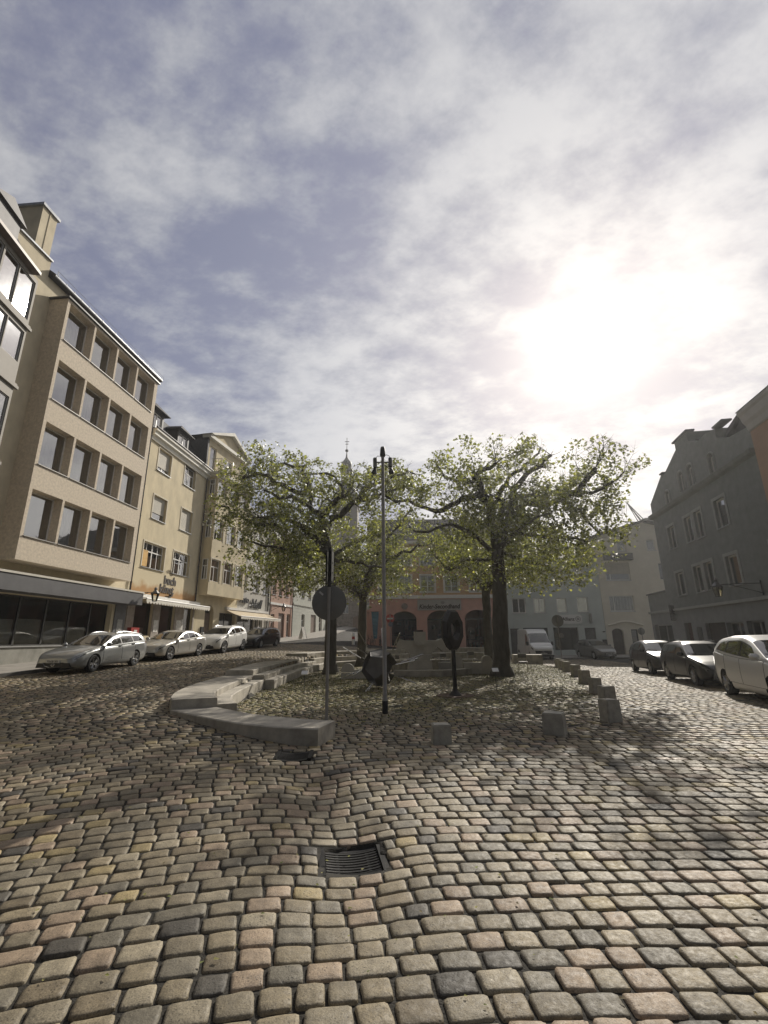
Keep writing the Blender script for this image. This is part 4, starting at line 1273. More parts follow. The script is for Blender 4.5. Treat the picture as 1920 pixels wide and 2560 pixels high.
sw = building('stone_gable_house', 'shadowed rubble stone house closing the rising street', 'building', (-4.6, 84, 0), 0)
ol = [(-7, 1.5), (5.5, 1.5), (5.5, 9), (-.7, 14), (-7, 9)]
m = MB(); m.wall(ol, [rect(-3, 6, -2, 8), rect(1, 6, 2, 8), arch(-1.2, 3, .6, 5, .5)], 0, .3); m.shell(ol, 0, 8)
m.build('wall', mat('rubble_stone', (.12, .11, .1), .95, col2=(.3, .28, .25), vscale=2.2, bump=.03, bscale=5), sw)
m = MB(); m.prism([(-7.5, 9.01), (-.7, 14.4), (6, 9.01), (-.7, 14.02)], -.4, 8, 'y'); m.build('roof', SLATE, sw)
win(sw, -3, 6, 1, 2, .2, 'tee', WHITE); win(sw, 1, 6, 1, 2, .2, 'tee', WHITE)
box_part('door', sw, BROWNFR, (-1.2, .25, 3, .6, .3, 5.5))

cr_ = thing('tower_crane', 'small lattice crane showing above the roofs left of the grey gable', 'crane', (50.0, 85, 0), R(10))
m = MB()
for dx, dy in ((-.6, -.6), (.6, -.6), (-.6, .6), (.6, .6)): m.tube([(dx, dy, 0), (dx, dy, 22.6)], .1, 4)
for z in np.arange(0, 22, 1.2): m.tube([(-.6, -.6, z), (.6, -.6, z + 1.2)], .05, 4); m.tube([(.6, .6, z), (-.6, .6, z + 1.2)], .05, 4)
m.build('mast', IRON, cr_)
m = MB()
a, b = Vector((0, 0, 22.6)), Vector((-3.2, 0, 26.4))
for dy in (-.35, .35): m.tube([a + Vector((0, dy, 0)), b], .1, 4); m.tube([a + Vector((-.9, dy, -.2)), b], .1, 4)
m.tube([(-3.2, 0, 26.4), (-3.9, 0, 22.9)], .03, 4); m.tube([(-5.2, 0, 22.6), (1.5, 0, 22.4)], .12, 4); m.box(-.2, -.6, 22.3, 1.6, .6, 23.3)
m.build('jib', IRON, cr_)
# ------------------------------------------------------------------ seating steps round the sunken square
conc = mat('bench_granite', (.37, .34, .285), .8, var=.38, vscale=2.5, bump=.004, bscale=55)
def slab(name, label, cat, outer, inner, zt, group, joints=2.2):
    """curved stone course between two polylines, its top at zt, chamfered edges, open joints"""
    def res(pl, n):
        pl = np.array(pl, float)
        # Chaikin rounding keeps the swept line of the stones
        for _ in range(2):
            q = [pl[0]]
            for i in range(len(pl) - 1):
                q += [pl[i] * .75 + pl[i + 1] * .25, pl[i] * .25 + pl[i + 1] * .75]
            q.append(pl[-1]); pl = np.array(q)
        d = np.concatenate([[0], np.cumsum(np.hypot(*np.diff(pl, axis=0).T))]); L = d[-1]; d = d / L
        u = np.linspace(0, 1, n)
        return np.stack([np.interp(u, d, pl[:, 0]), np.interp(u, d, pl[:, 1])], 1), L
    A, L = res(outer, 40); B, _ = res(inner, 40)
    nseg = max(1, round(L / joints))
    t = thing(name, label, cat, (float(A[20][0]), float(A[20][1]), 0), 0, group)
    ox, oy = float(A[20][0]), float(A[20][1])
    for sgm in range(nseg):
        i0 = int(39 * sgm / nseg); i1 = int(39 * (sgm + 1) / nseg)
        mb = MB(); c = .018
        idx = list(range(i0, i1 + 1))
        ring = []
        for q, i in enumerate(idx):
            a = np.array([A[i][0] - ox, A[i][1] - oy]); b = np.array([B[i][0] - ox, B[i][1] - oy])
            if q == 0 and sgm > 0:
                j = idx[1]; f = .02
                a = a + (np.array([A[j][0] - ox, A[j][1] - oy]) - a) * f; b = b + (np.array([B[j][0] - ox, B[j][1] - oy]) - b) * f
            w = np.linalg.norm(b - a); d = (b - a) / w
            ring.append([(*a, -.4), (*a, zt - c), (*(a + d * c), zt), (*(b - d * c), zt), (*b, zt - c), (*b, -.4)])
        V = [p for r in ring for p in r]; k = 6; n = len(ring)
        f = [(i * k + j, (i + 1) * k + j, (i + 1) * k + j + 1, i * k + j + 1) for i in range(n - 1) for j in range(k - 1)]
        f += [tuple(range(k)), tuple((n - 1) * k + j for j in reversed(range(k)))]
        mb.add(V, f)
        mb.build('stone_block', conc, t, 35)
    return t
GS = 'stone seating steps round the square'
slab('stone_bench', 'lowest curved granite bench slab nearest the camera', 'bench', [(-1.09, 7.98), (-1.73, 8.12), (-2.6, 8.56), (-3.62, 9.41), (-4.46, 10.18)], [(-.89, 8.71), (-1.70, 9.01), (-2.61, 9.56), (-3.17, 10.1), (-3.61, 10.52)], .26, GS)
L2o = [(-4.46, 10.2), (-4.79, 10.8), (-5.21, 12.2), (-5.47, 13.98), (-5.61, 16.7)]
L2i = [(-3.63, 10.54), (-4.03, 11.45), (-4.23, 12.25), (-4.44, 14.2), (-4.6, 16.7)]
slab('stone_bench', 'second granite slab, one step above the lowest bench', 'bench', L2o, L2i, .45, GS)
slab('stone_step', 'short inner granite step below the second slab', 'step', [(-3.63, 10.55), (-4.02, 11.45), (-4.22, 12.25), (-4.43, 14.2), (-4.59, 16.7)], [(-3.25, 10.72), (-3.7, 11.6), (-3.94, 12.7), (-4.14, 15.0), (-4.2, 16.7)], .31, GS)
slab('stone_bench', 'third granite slab higher up the slope behind the second', 'bench', [(-5.55, 16.72), (-5.88, 20), (-5.9, 24.2), (-5.5, 26.9)], [(-4.6, 16.72), (-4.72, 19.4), (-4.62, 24), (-4.3, 26.9)], .62, GS)
slab('stone_step', 'middle granite step below the third slab', 'step', [(-4.59, 16.73), (-4.71, 19.4), (-4.61, 24), (-4.29, 26.9)], [(-4.2, 16.73), (-4.28, 19.4), (-4.2, 24), (-3.9, 26.9)], .45, GS)
slab('stone_step', 'lowest inner granite step below the third slab', 'step', [(-4.19, 16.74), (-4.27, 19.4), (-4.19, 24), (-3.89, 26.9)], [(-3.85, 16.74), (-3.9, 19.4), (-3.82, 24), (-3.5, 26.9)], .29, GS)
slab('stone_bench', 'topmost granite slab at the back beside the rising street', 'bench', [(-5.6, 26.92), (-4.9, 30.2), (-2.6, 33), (1, 35.2)], [(-4.4, 26.92), (-3.9, 29.2), (-2.0, 31.6), (1.4, 33.9)], .86, GS)
slab('stone_step', 'upper curved step at the back of the square', 'step', [(-4.38, 26.93), (-3.88, 29.2), (-1.98, 31.6), (1.42, 33.9)], [(-4.0, 26.93), (-3.5, 28.9), (-1.7, 31.2), (1.6, 33.4)], .57, GS)
slab('stone_step', 'lower curved step at the back of the square', 'step', [(-3.98, 26.94), (-3.48, 28.9), (-1.68, 31.2), (1.62, 33.4)], [(-3.6, 26.94), (-3.1, 28.6), (-1.4, 30.8), (1.8, 32.9)], .29, GS)
slab('stone_wall', 'long low granite wall behind the fountain', 'wall', [(1.45, 35.3), (4.5, 36.3), (8.3, 36.2)], [(1.5, 34.7), (4.5, 35.7), (8.2, 35.6)], .55, GS)
slab('stone_wall', 'second low granite wall in front of the arched shop windows', 'wall', [(1.2, 38.6), (4.5, 39.2), (9, 38.6)], [(1.2, 38.1), (4.5, 38.7), (9, 38.1)], .85, GS)
slab('stone_bench', 'free standing granite bench in front of the white van', 'bench', [(8.6, 32.6), (9.5, 32.5), (10.45, 32.1)], [(8.5, 31.6), (9.4, 31.4), (10.2, 31.1)], .5, GS)

# ------------------------------------------------------------------ granite cube bollards
boll_m = mat('bollard_granite', (.36, .34, .29), .85, var=.25, vscale=7, bump=.006, bscale=70)
def cube_bollard(name, label, x, y, w, h, rz):
    b = bmesh.new(); bmesh.ops.create_cube(b, size=1)
    rr = random.Random(int(x * 100))
    for v in b.verts:
        tap = 1.0 if v.co.z < 0 else .93
        v.co = Vector((v.co.x * w * tap + rr.uniform(-.008, .008), v.co.y * w * tap + rr.uniform(-.008, .008), (v.co.z + .5) * (h + .15) - .15 + (rr.uniform(-.01, .01) if v.co.z > 0 else 0)))
    bmesh.ops.bevel(b, geom=list(b.edges), offset=.014, segments=2, affect='EDGES')
    me = bpy.data.meshes.new('granite_bollard'); b.to_mesh(me); b.free(); me.materials.append(boll_m)
    o = link(name, me, None, (x, y, gz1(x, y)), (0, 0, rz))
    return tag(o, label, 'bollard', 'granite bollards edging the square')
BL = [(.9, 8.2, .31, .28, .06, 'smallest pale granite bollard standing alone in the middle foreground'),
      (2.98, 8.78, .36, .34, -.5, 'wide granite bollard turned corner on in the foreground shade'),
      (4.53, 9.98, .32, .41, .2, 'tall granite bollard hiding the one behind it'),
      (5.7, 12.6, .33, .40, .15, 'granite bollard half hidden behind the tall front one'),
      (6.4, 14.85, .30, .42, .1, 'granite bollard third from the front of the right hand curve'),
      (7.31, 17.8, .34, .44, .1, 'granite bollard midway along the right hand curve'),
      (8.23, 20.9, .33, .45, .1, 'granite bollard beside the hatchback, fourth from the far end'),
      (8.94, 23.8, .32, .47, .05, 'granite bollard third from the far end of the curve'),
      (9.4, 25.6, .32, .47, .05, 'granite bollard second from the far end of the curve'),
      (9.8, 27.2, .32, .5, .05, 'farthest granite bollard beside the round sign post')]
for x, y, w, h, rz, lab in BL: cube_bollard('granite_bollard', lab, x, y, w, h, rz)

# ------------------------------------------------------------------ drain grates
castm = mat('cast_iron', (.028, .027, .027), .42, metal=.7, var=.35, vscale=20, bump=.002, bscale=120)
def drain(label, x, y, rz, dz=0.0):
    t = thing('drain_grate', label, 'drain grate', (x, y, gz1(x, y, False) - .008 + dz), rz, 'dished drain grates in the gutter')
    W, D = .235, .215
    def zc(px): return -.026 * (1 - (px / W) ** 2)
    f = MB()
    for s in (-1, 1): f.box(s * (W + .008) - .024, -D - .03, -.09, s * (W + .008) + .024, D + .03, .012)
    for s in (-1, 1): f.box(-W + .017, s * (D + .012) - .014, -.09, W - .017, s * (D + .012) + .014, -.028)
    f.build('frame', castm, t)
    b = MB(); n = 18
    ys = np.linspace(-D, D, 11)
    for i, yy in enumerate(ys):
        hw = .05 if i == 0 else (.026 if i == 10 else .012)
        vs = []
        for q in range(n + 1):
            px = -W + .022 + (2 * W - .044) * q / n; z = zc(px)
            vs += [(px, yy - hw, z), (px, yy + hw, z), (px, yy + hw, z - .05), (px, yy - hw, z - .05)]
        fs = [(q * 4 + j, (q + 1) * 4 + j, (q + 1) * 4 + (j + 1) % 4, q * 4 + (j + 1) % 4) for q in range(n) for j in range(4)]
        b.add(vs, fs)
    for px in (-.12, .13): b.box(px - .012, -D, zc(px) - .05, px + .012, D, zc(px) - .004)
    b.build('bars', castm, t)
    p = MB(); p.quad((-W, -D, -.14), (W, -D, -.14), (W, D, -.14), (-W, D, -.14)); p.quad((-W, -D - .05, -.03), (W, -D - .05, -.03), (W, -D, -.14), (-W, -D, -.14)); p.build('pit', INNER, t)
    return t
drain('dished cast iron drain grate set in the foreground setts', -.28, 4.27, R(9))
drain('dark drain grate in shade at the foot of the curved bench', -1.36, 7.42, R(4), .022)

# ------------------------------------------------------------------ lamp post
steel = mat('galvanised_pole', (.26, .25, .235), .5, metal=.35, var=.15, vscale=4)
lgrey = mat('lamp_grey', (.12, .12, .115), .55, var=.15)
lp = thing('street_lamp', 'tall slim street lamp with two cylinder lanterns and spotlights in the square', 'street lamp', (-.02, 11.2, 0), 0)
m = MB(); m.lathe([(.062, 0), (.062, .3), (.05, .32), (.042, 6.25)], 14); m.build('pole', steel, lp, 40)
m = MB(); m.lathe([(.066, 0), (.068, .26), (.064, .27)], 14); m.build('base_sleeve', IRON, lp, 40)
m = MB(); m.lathe([(.06, 6.26), (.075, 6.3), (.062, 6.48), (.05, 6.53), (.001, 6.55)], 14, None, True); m.build('cap', IRON, lp, 40)
m = MB(); m.tube([(-.2, 0, 6.1), (.2, 0, 6.1)], .018, 6); m.tube([(-.03, 0, 6.27), (-.14, 0, 6.28), (-.18, 0, 6.22)], .008, 5); m.tube([(.03, 0, 6.27), (.1, 0, 6.31), (.17, 0, 6.28), (.18, 0, 6.22)], .008, 5); m.build('bracket', lgrey, lp, 40)
for s in (-1, 1):
    m = MB(); m.lathe([(.001, 5.97), (.055, 5.97), (.056, 6.2), (.05, 6.22), (.001, 6.225)], 14, Matrix.Translation((s * .2, 0, 0))); h = m.build('lamp_housing', lgrey, lp, 40)
    m = MB(); m.lathe([(.001, 0), (.04, -.01), (.045, -.07), (.07, -.14), (.072, -.18), (.001, -.17)], 12, Matrix.Translation((s * .2, 0, 5.97)) @ Matrix.Rotation(R(s * -9), 4, 'Y')); m.build('spotlight', IRON, h, 40)

# ------------------------------------------------------------------ signs
galv = mat('sign_back', (.17, .17, .16), .5, metal=.3, var=.08)
def disc_sign(name, label, x, y, zc, r, ztop, m_face, rz=0, z0=None):
    z0 = gz1(x, y) if z0 is None else z0
    t = thing(name, label, 'road sign', (x, y, z0), rz)
    m = MB(); m.lathe([(.03, 0), (.03, ztop - z0)], 12, None, True); m.build('post', steel, t, 40)
    M = Matrix.Translation((0, .045, zc - z0)) @ Matrix.Rotation(R(90), 4, 'X')
    m = MB(); m.lathe([(.001, .012), (r - .015, .012), (r, .006), (r, -.004), (.001, -.004)], 40, M); d = m.build('disc', m_face, t, 30)
    m = MB(); m.box(-.06, .0, zc - z0 + r * .55, .06, .034, zc - z0 + r * .55 + .04); m.box(-.06, .0, zc - z0 - r * .6, .06, .034, zc - z0 - r * .6 + .04); m.build('clamp', galv, t)
    return t
rs = disc_sign('road_sign', 'large round sign seen from behind on a pole at the bench end', -1.06, 8.78, 2.31, .33, 2.66, galv)
m = MB(); m.quad((-.2, .032, 2.5), (-.13, .032, 2.44), (-.11, .032, 2.47), (-.18, .032, 2.53)); m.build('sticker', mat('sticker', (.5, .5, .48), .6), rs)
m = MB(); m.lathe([(.034, 2.6), (.034, 3.36)], 12, None, True); m.build('upper_post', IRON, rs, 40)
m = MB()
for sx in (-1, 1):
    m.box(sx * .05 - .004, -.16, 2.7, sx * .05 + .004, .2, 3.3)
m.build('edge_on_plate', IRON, rs)
m = MB()
for z in (2.68, 2.86, 3.05, 3.3):
    m.box(-.07, -.02, z, .07, .02, z + .022)
m.build('bracket', galv, rs)
redface = mat('sign_red', (.40, .03, .02), .5)
rs3 = disc_sign('road_sign', 'round sign seen from behind on a post beside the white van', 11.6, 31.5, 2.65, .4, 2.95, galv)
m = MB(); m.box(-.3, .03, 1.7, .3, .05, 2.0); m.build('plate', galv, rs3); m = MB(); m.box(-.24, -.05, 1.05, -.03, .03, 1.55); m.build('box', galv, rs3)
disc_sign('road_sign', 'small round sign on a thin post by the cream house door', 22.0, 40.5, 2.0, .3, 2.25, galv)
ne = disc_sign('road_sign', 'red no entry sign on a post in front of the salmon house', .5, 46.3, 3.5, .42, 4.0, redface)
m = MB(); m.box(-.3, -.012, 3.5 - gz1(.5, 46.3) - .07, .3, .028, 3.5 - gz1(.5, 46.3) + .07); m.build('bar', WHITE, ne)
m = MB(); m.lathe([(.001, .03), (.24, .03), (.24, .01)], 24, Matrix.Translation((.05, 0, 2.95 - gz1(.5, 46.3))) @ Matrix.Rotation(R(90), 4, 'X')); m.build('lower_disc', mat('sign_blue', (.12, .13, .17), .5), ne)
ne.children[1].location.y = -.09
ab = thing('sandwich_board', 'white sandwich board standing on the pavement by the pink house', 'sign board', (-8.9, 51.0, gz1(-8.9, 51, False) + .11), R(70))
m = MB(); m.add([(-.35, -.3, 0), (.35, -.3, 0), (.3, 0, 1.25), (-.3, 0, 1.25)], [(0, 1, 2, 3)]); m.add([(-.35, .3, 0), (.35, .3, 0), (.3, .02, 1.25), (-.3, .02, 1.25)], [(0, 1, 2, 3)]); m.build('panel', pap, ab)
m = MB()
for sx in (-1, 1): m.tube([(sx * .36, -.31, 0), (sx * .31, 0, 1.27), (sx * .36, .31, 0)], .02, 5)
m.build('frame', WHITE, ab)
wb_ = thing('white_bollard', 'white bollard at the bend of the rising street', 'bollard', (-3.0, 44.5, gz1(-3.0, 44.5)), 0)
m = MB(); m.lathe([(.14, 0), (.13, 1.0), (.09, 1.1), (.001, 1.12)], 12); m.build('post', WHITE, wb_, 40)
m = MB(); m.lathe([(.142, .5), (.136, .75)], 12); m.build('band', redface, wb_, 40)
fl = thing('banner', 'blue cloth banner hanging at the corner of the salmon house', 'banner', (-1.0, 47.2, 0), 0)
m = MB(); n = 8
vs = []
for i in range(n + 1):
    z = 4.2 - 2.6 * i / n; w = .75 - .4 * i / n
    vs += [(-w / 2, -.1 + .05 * math.sin(i), z), (w / 2, -.1 + .06 * math.sin(i * 1.4), z)]
m.add(vs, [(2 * i, 2 * i + 1, 2 * i + 3, 2 * i + 2) for i in range(n)]); m.build('cloth', mat('banner_blue', (.09, .19, .25), .8, var=.15), fl)
m = MB(); m.tube([(-.45, -.1, 4.22), (.45, -.1, 4.22)], .02, 6); m.tube([(0, -.1, 4.22), (0, .3, 4.22)], .02, 6); m.build('rod', IRON, fl)
for (x, y, lab) in ((-2.55, 15.2, 'tiny plaque on a thin stake left of the chair ball'), (3.55, 15.6, 'tiny white plaque on a thin stake beside the ring sculpture')):
    t = thing('plaque', lab, 'plaque', (x, y, gz1(x, y)), 0, 'plaques on stakes in the square')
    m = MB(); m.tube([(0, 0, 0), (0, 0, .62)], .009, 5); m.build('stake', IRON, t)
    m = MB(); m.add([(-.1, -.07, .58), (.1, -.07, .58), (.1, .05, .68), (-.1, .05, .68), (-.1, -.06, .565), (.1, -.06, .565), (.1, .06, .665), (-.1, .06, .665)], [(0, 1, 2, 3), (7, 6, 5, 4), (0, 4, 5, 1), (1, 5, 6, 2), (2, 6, 7, 3), (3, 7, 4, 0)]); m.build('plate', WHITE, t)

# ------------------------------------------------------------------ ring sculpture on a post
rust_b = mat('black_steel', (.022, .019, .018), .55, metal=.3, var=.35, vscale=6)
dn = thing('ring_sculpture', 'black faceted steel ring sculpture on a tapered post', 'sculpture', (2.05, 14.4, 0), 0)
m = MB()
N = 8; rad = [(.28, .0), (.2, .12), (-.02, .14), (-.15, .03), (-.15, -.03), (-.02, -.14), (.2, -.12)]
vs = []
for i in range(N):
    a = 2 * PI * (i + .5) / N
    for (r, d) in rad:
        q = .34 + r
        vs.append((q * math.cos(a), d * .9, 1.88 + q * 1.04 * math.sin(a)))
K = len(rad)
fs = [(i * K + j, ((i + 1) % N) * K + j, ((i + 1) % N) * K + (j + 1) % K, i * K + (j + 1) % K) for i in range(N) for j in range(K)]
m.add(vs, fs); rg = m.build('ring', rust_b, dn); rg.rotation_euler = (0, 0, R(53))
m = MB(); m.lathe([(.2, 0), (.19, .02), (.09, .12), (.068, .2), (.062, 1.28)], 12, None, True); m.build('post', rust_b, dn, 40)
m = MB(); m.lathe([(.55, -.02), (.55, .006), (.001, .008)], 24); m.build('ground_plate', mat('rusty_plate', (.1, .06, .04), .8, var=.4, vscale=5), dn)

# ------------------------------------------------------------------ ball made of chair seats
seatm = mat('seat_charcoal', (.13, .125, .12), .6, var=.2)
chrome = mat('chrome_leg', (.5, .49, .47), .25, metal=.9, var=.2)
cb = thing('chair_ball', 'ball of dark pentagon chair seats bristling with thin metal legs', 'sculpture', (-.22, 16.9, .66), 0)
cb.scale = (1.2, 1.2, 1.2)
b = bmesh.new(); bmesh.ops.create_icosphere(b, subdivisions=1, radius=1)
M = Matrix.Rotation(.4, 3, 'X') @ Matrix.Rotation(.7, 3, 'Z')
fcs = {v.index: [f.calc_center_median() for f in v.link_faces] for v in b.verts}
nor = {v.index: v.co.normalized() for v in b.verts}
b.free()
legs = []
for vi, pts in fcs.items():
    nrm_ = nor[vi]; c = sum(pts, Vector()) / len(pts)
    u = nrm_.orthogonal().normalized(); w = nrm_.cross(u)
    pts = sorted(pts, key=lambda p: math.atan2((p - c).dot(w), (p - c).dot(u)))
    if vi in (1, 3, 6, 8): continue
    s = .66
    outer = [M @ ((c + (p - c) * .96) * .84) * .8 for p in pts]
    innr = [p * .95 for p in outer]
    mid = M @ (c * .8 * .8)
    k = len(pts); m = MB()
    m.add(outer + innr + [mid, mid * .96], [(i, (i + 1) % k, 2 * k) for i in range(k)] + [(k + (i + 1) % k, k + i, 2 * k + 1) for i in range(k)] + [(i, k + i, k + (i + 1) % k, (i + 1) % k) for i in range(k)])
    m.tube(outer + [outer[0]], .012, 5, False)
    m.build('seat', seatm, cb)
rr = random.Random(4)
allv = []
for pts in fcs.values():
    for p in pts:
        if all((p - q).length > .01 for q in allv): allv.append(p)
for i, p in enumerate(allv):
    d = (M @ p).normalized()
    if d.z < -.75: continue
    base = d * .66
    m = MB()
    for kk in range(2 if d.z < .3 else 1):
        dd = (d + Vector((rr.uniform(-.35, .35), rr.uniform(-.35, .35), rr.uniform(-.2, .3)))).normalized()
        tip = base + dd * rr.uniform(.45, .72)
        if tip.z < -.58: tip.z = -.58
        m.tube([base, tip], .018, 5)
    m.build('leg', chrome, cb)

# ------------------------------------------------------------------ fountain
fst = mat('fountain_stone', (.48, .45, .39), .8, var=.18, vscale=2.2, bump=.006, bscale=35)
ft = thing('fountain', 'pale stone fountain with a winged basin on a thick pedestal', 'fountain', (1.65, 22.8, 0), 0)
m = MB(); m.prism([(-.62, 0), (.58, 0), (.5, .55), (.5, .62), (-.52, .62), (-.55, .55)], -.5, .5, 'y'); m.build('pedestal', fst, ft)
m = MB(); m.prism([(-.42, .625), (.42, .625), (.5, .78), (.5, .88), (-.5, .88), (-.5, .78)], -.45, .45, 'y'); m.build('collar', fst, ft)
m = MB(); m.prism([(-.5, .885), (.5, .885), (.62, 1.05), (.8, 1.22), (1.08, 1.0), (1.2, 1.05), (1.15, 1.35), (1.08, 1.52), (-1.0, 1.52), (-1.1, 1.36), (-1.13, 1.1), (-1.02, 1.05), (-.8, 1.2), (-.62, 1.04)], -.42, .42, 'y'); w_ = m.build('winged_basin', fst, ft)
m = MB(); m.prism([(-1.0, 1.525), (-.72, 1.525), (-.98, 1.62)], -.42, .42, 'y'); m.prism([(.8, 1.525), (1.08, 1.525), (1.06, 1.6)], -.42, .42, 'y'); m.build('lip', fst, w_)
m = MB(); m.prism([(-.28, 1.3), (.26, 1.3), (.26, 1.92), (-.28, 1.92)], -.55, -.43, 'y'); m.prism([(-.25, 1.525), (.23, 1.525), (.23, 1.92), (-.25, 1.92)], -.425, .35, 'y'); m.build('spout_block', fst, ft)
m = MB(); m.box(-.12, -.3, 1.925, .16, .2, 2.0); m.build('bronze_top', rust_b, ft)
slab('basin_rim', 'low stone rim in front of the fountain', 'basin rim', [(.4, 21.4), (1.7, 21.25), (2.77, 21.2), (3.6, 22.0), (5.1, 23.5)], [(.4, 21.75), (1.7, 21.6), (2.7, 21.6), (3.4, 22.3), (4.85, 23.75)], .26, 'fountain basin rims')
slab('basin_rim', 'stone rim behind the fountain pedestal', 'basin rim', [(.3, 25.0), (2.0, 25.3), (4.6, 25.2)], [(.3, 24.6), (2.0, 24.9), (4.5, 24.8)], .55, 'fountain basin rims')
def round_stone(label, x, y, rz, L, w, h, back):
    t = thing('rounded_stone', label, 'stone block', (x, y, 0), rz, 'stone blocks with rounded heads')
    m = MB(); m.prism([(-w / 2, -.05), (w / 2, -.05), (w / 2, h - w / 2)] + [(w / 2 * math.cos(a), h - w / 2 + w / 2 * math.sin(a)) for a in np.linspace(.2, PI - .2, 10)] + [(-w / 2, h - w / 2)], 0, .3, 'y'); m.build('head', fst, t)
    m = MB(); m.box(.003 if L > 0 else L, .02, -.05, L if L > 0 else -.003, .32, back)
    me = m.mesh('body', fst); o = link('body', me, t, (w / 2 if L > 0 else -w / 2, 0, 0))
    return t
round_stone('round headed stone block left of the chair ball', -1.62, 20.5, 0, 1.0, .55, .62, .36)
round_stone('tall round headed stone block right of the ring post', 3.4, 22.9, 0, -.6, .55, .85, .5)
round_stone('round headed stone block beside the thick right trunk', 4.75, 22.4, 0, -.85, .48, .82, .5)

# ------------------------------------------------------------------ loose metal chairs
def make_chair(name, label, loc, rz):
    t = thing(name, label, 'chair', loc, rz, 'loose metal chairs on the square')
    m = MB()
    m.tube([(-.22, .2, .0), (-.21, .2, .45), (-.2, .26, .86), (.2, .26, .86), (.21, .2, .45), (.22, .2, 0)], .013, 6)
    m.tube([(-.22, -.22, 0), (-.21, -.2, .45), (-.21, .2, .45)], .013, 6); m.tube([(.22, -.22, 0), (.21, -.2, .45), (.21, .2, .45)], .013, 6)
    m.tube([(-.21, -.2, .45), (.21, -.2, .45)], .013, 6)
    m.build('frame', chrome, t, 40)
    m = MB(); m.box(-.2, -.2, .455, .2, .2, .475); m.build('seat', seatm if rz > 1 else chrome, t)
    m = MB(); m.box(-.19, .235, .66, .19, .25, .84); m.build('backrest', seatm if rz > 1 else chrome, t)
    return t
c0 = make_chair('metal_chair', 'metal chair standing just right of the thick right trunk', (6.75, 23.6, 0), R(160))
for (x, y, rz, lab) in ((3.1, 24.6, 30, 'metal chair right of the fountain pedestal'), (4.9, 27.0, 10, 'metal chair in the sun behind the fountain'), (.35, 22.6, -60, 'metal chair at the left side of the fountain'), (.0, 23.8, 200, 'metal chair left behind the fountain'), (5.3, 24.4, 80, 'metal chair behind the round headed stone by the trunk')):
    dup(c0, (x, y, 0), R(rz), lab)
# ------------------------------------------------------------------ plane trees
bark = mat('plane_bark', (.045, .040, .032), .9, col2=(.11, .10, .078), vscale=5, bump=.02, bscale=14, streak=.35)

def leaf_material():
    m = bpy.data.materials.new('plane_leaf'); m.use_nodes = True
    t = m.node_tree; t.nodes.clear(); L = t.links.new
    o = t.nodes.new('ShaderNodeOutputMaterial')
    at = t.nodes.new('ShaderNodeAttribute'); at.attribute_name = 'tint'
    d = t.nodes.new('ShaderNodeBsdfDiffuse'); tl = t.nodes.new('ShaderNodeBsdfTranslucent'); g_ = t.nodes.new('ShaderNodeBsdfGlossy')
    g_.inputs['Roughness'].default_value = .5; g_.inputs[0].default_value = (.9, .9, .85, 1)
    L(at.outputs['Color'], d.inputs[0])
    sc = t.nodes.new('ShaderNodeVectorMath'); sc.operation = 'MULTIPLY'; sc.inputs[1].default_value = (1.9, 1.85, .95)
    L(at.outputs['Color'], sc.inputs[0]); L(sc.outputs[0], tl.inputs[0])
    mx1 = t.nodes.new('ShaderNodeMixShader'); mx1.inputs[0].default_value = .42
    L(d.outputs[0], mx1.inputs[1]); L(tl.outputs[0], mx1.inputs[2])
    mx2 = t.nodes.new('ShaderNodeMixShader'); fr = t.nodes.new('ShaderNodeFresnel'); fr.inputs[0].default_value = 1.22
    L(fr.outputs[0], mx2.inputs[0]); L(mx1.outputs[0], mx2.inputs[1]); L(g_.outputs[0], mx2.inputs[2])
    L(mx2.outputs[0], o.inputs[0])
    return m
LEAF = leaf_material()

def leaves_mesh(name, P, size, rg):
    """folded five-pointed leaves, one per point"""
    n = len(P)
    q = rg.normal(0, 1, (n, 3)); q[:, 2] = np.abs(q[:, 2]) * 1.2 + .25
    q /= np.linalg.norm(q, axis=1, keepdims=True)
    r = rg.normal(0, 1, (n, 3)); r[:, 2] -= .35
    u = r - q * (r * q).sum(1, keepdims=True); u /= np.linalg.norm(u, axis=1, keepdims=True)
    w = np.cross(q, u)
    s = size * rg.uniform(.55, 1.25, (n, 1))
    tpl = np.array([(-.1, 0, 0), (.1, -.5, .10), (.42, -.30, .05), (1.0, 0, -.12), (.42, .30, .05), (.1, .5, .10)])
    V = P[:, None, :] + s[:, :, None] * (tpl[None, :, :1] * u[:, None] + tpl[None, :, 1:2] * w[:, None] + tpl[None, :, 2:] * q[:, None])
    f0 = np.array([(0, 1, 2, 3), (0, 3, 4, 5)])
    F = (f0[None] + (np.arange(n) * 6)[:, None, None]).reshape(-1, 4)
    pal = np.array([(.15, .17, .072), (.20, .22, .088), (.245, .265, .10), (.31, .32, .115), (.11, .12, .064)])
    c = pal[rg.choice(5, n, p=[.28, .3, .22, .10, .10])] * rg.uniform(.75, 1.25, (n, 1))
    return np_mesh(name, V.reshape(-1, 3), F, LEAF, np.repeat(c, 6, axis=0), smooth=False)

def pix(x, y, Y):
    d = rt * ((x - 960) / 1140) + upv * ((1280 - y) / 1140) + fw
    t = Y / d.y
    return Vector((0, 0, CAM_H)) + d * t

def inside_any(P, ell):
    ok = np.zeros(len(P), bool)
    for (c, r) in ell:
        ok |= (((P - np.array(c)) / np.array(r)) ** 2).sum(1) < 1
    return ok

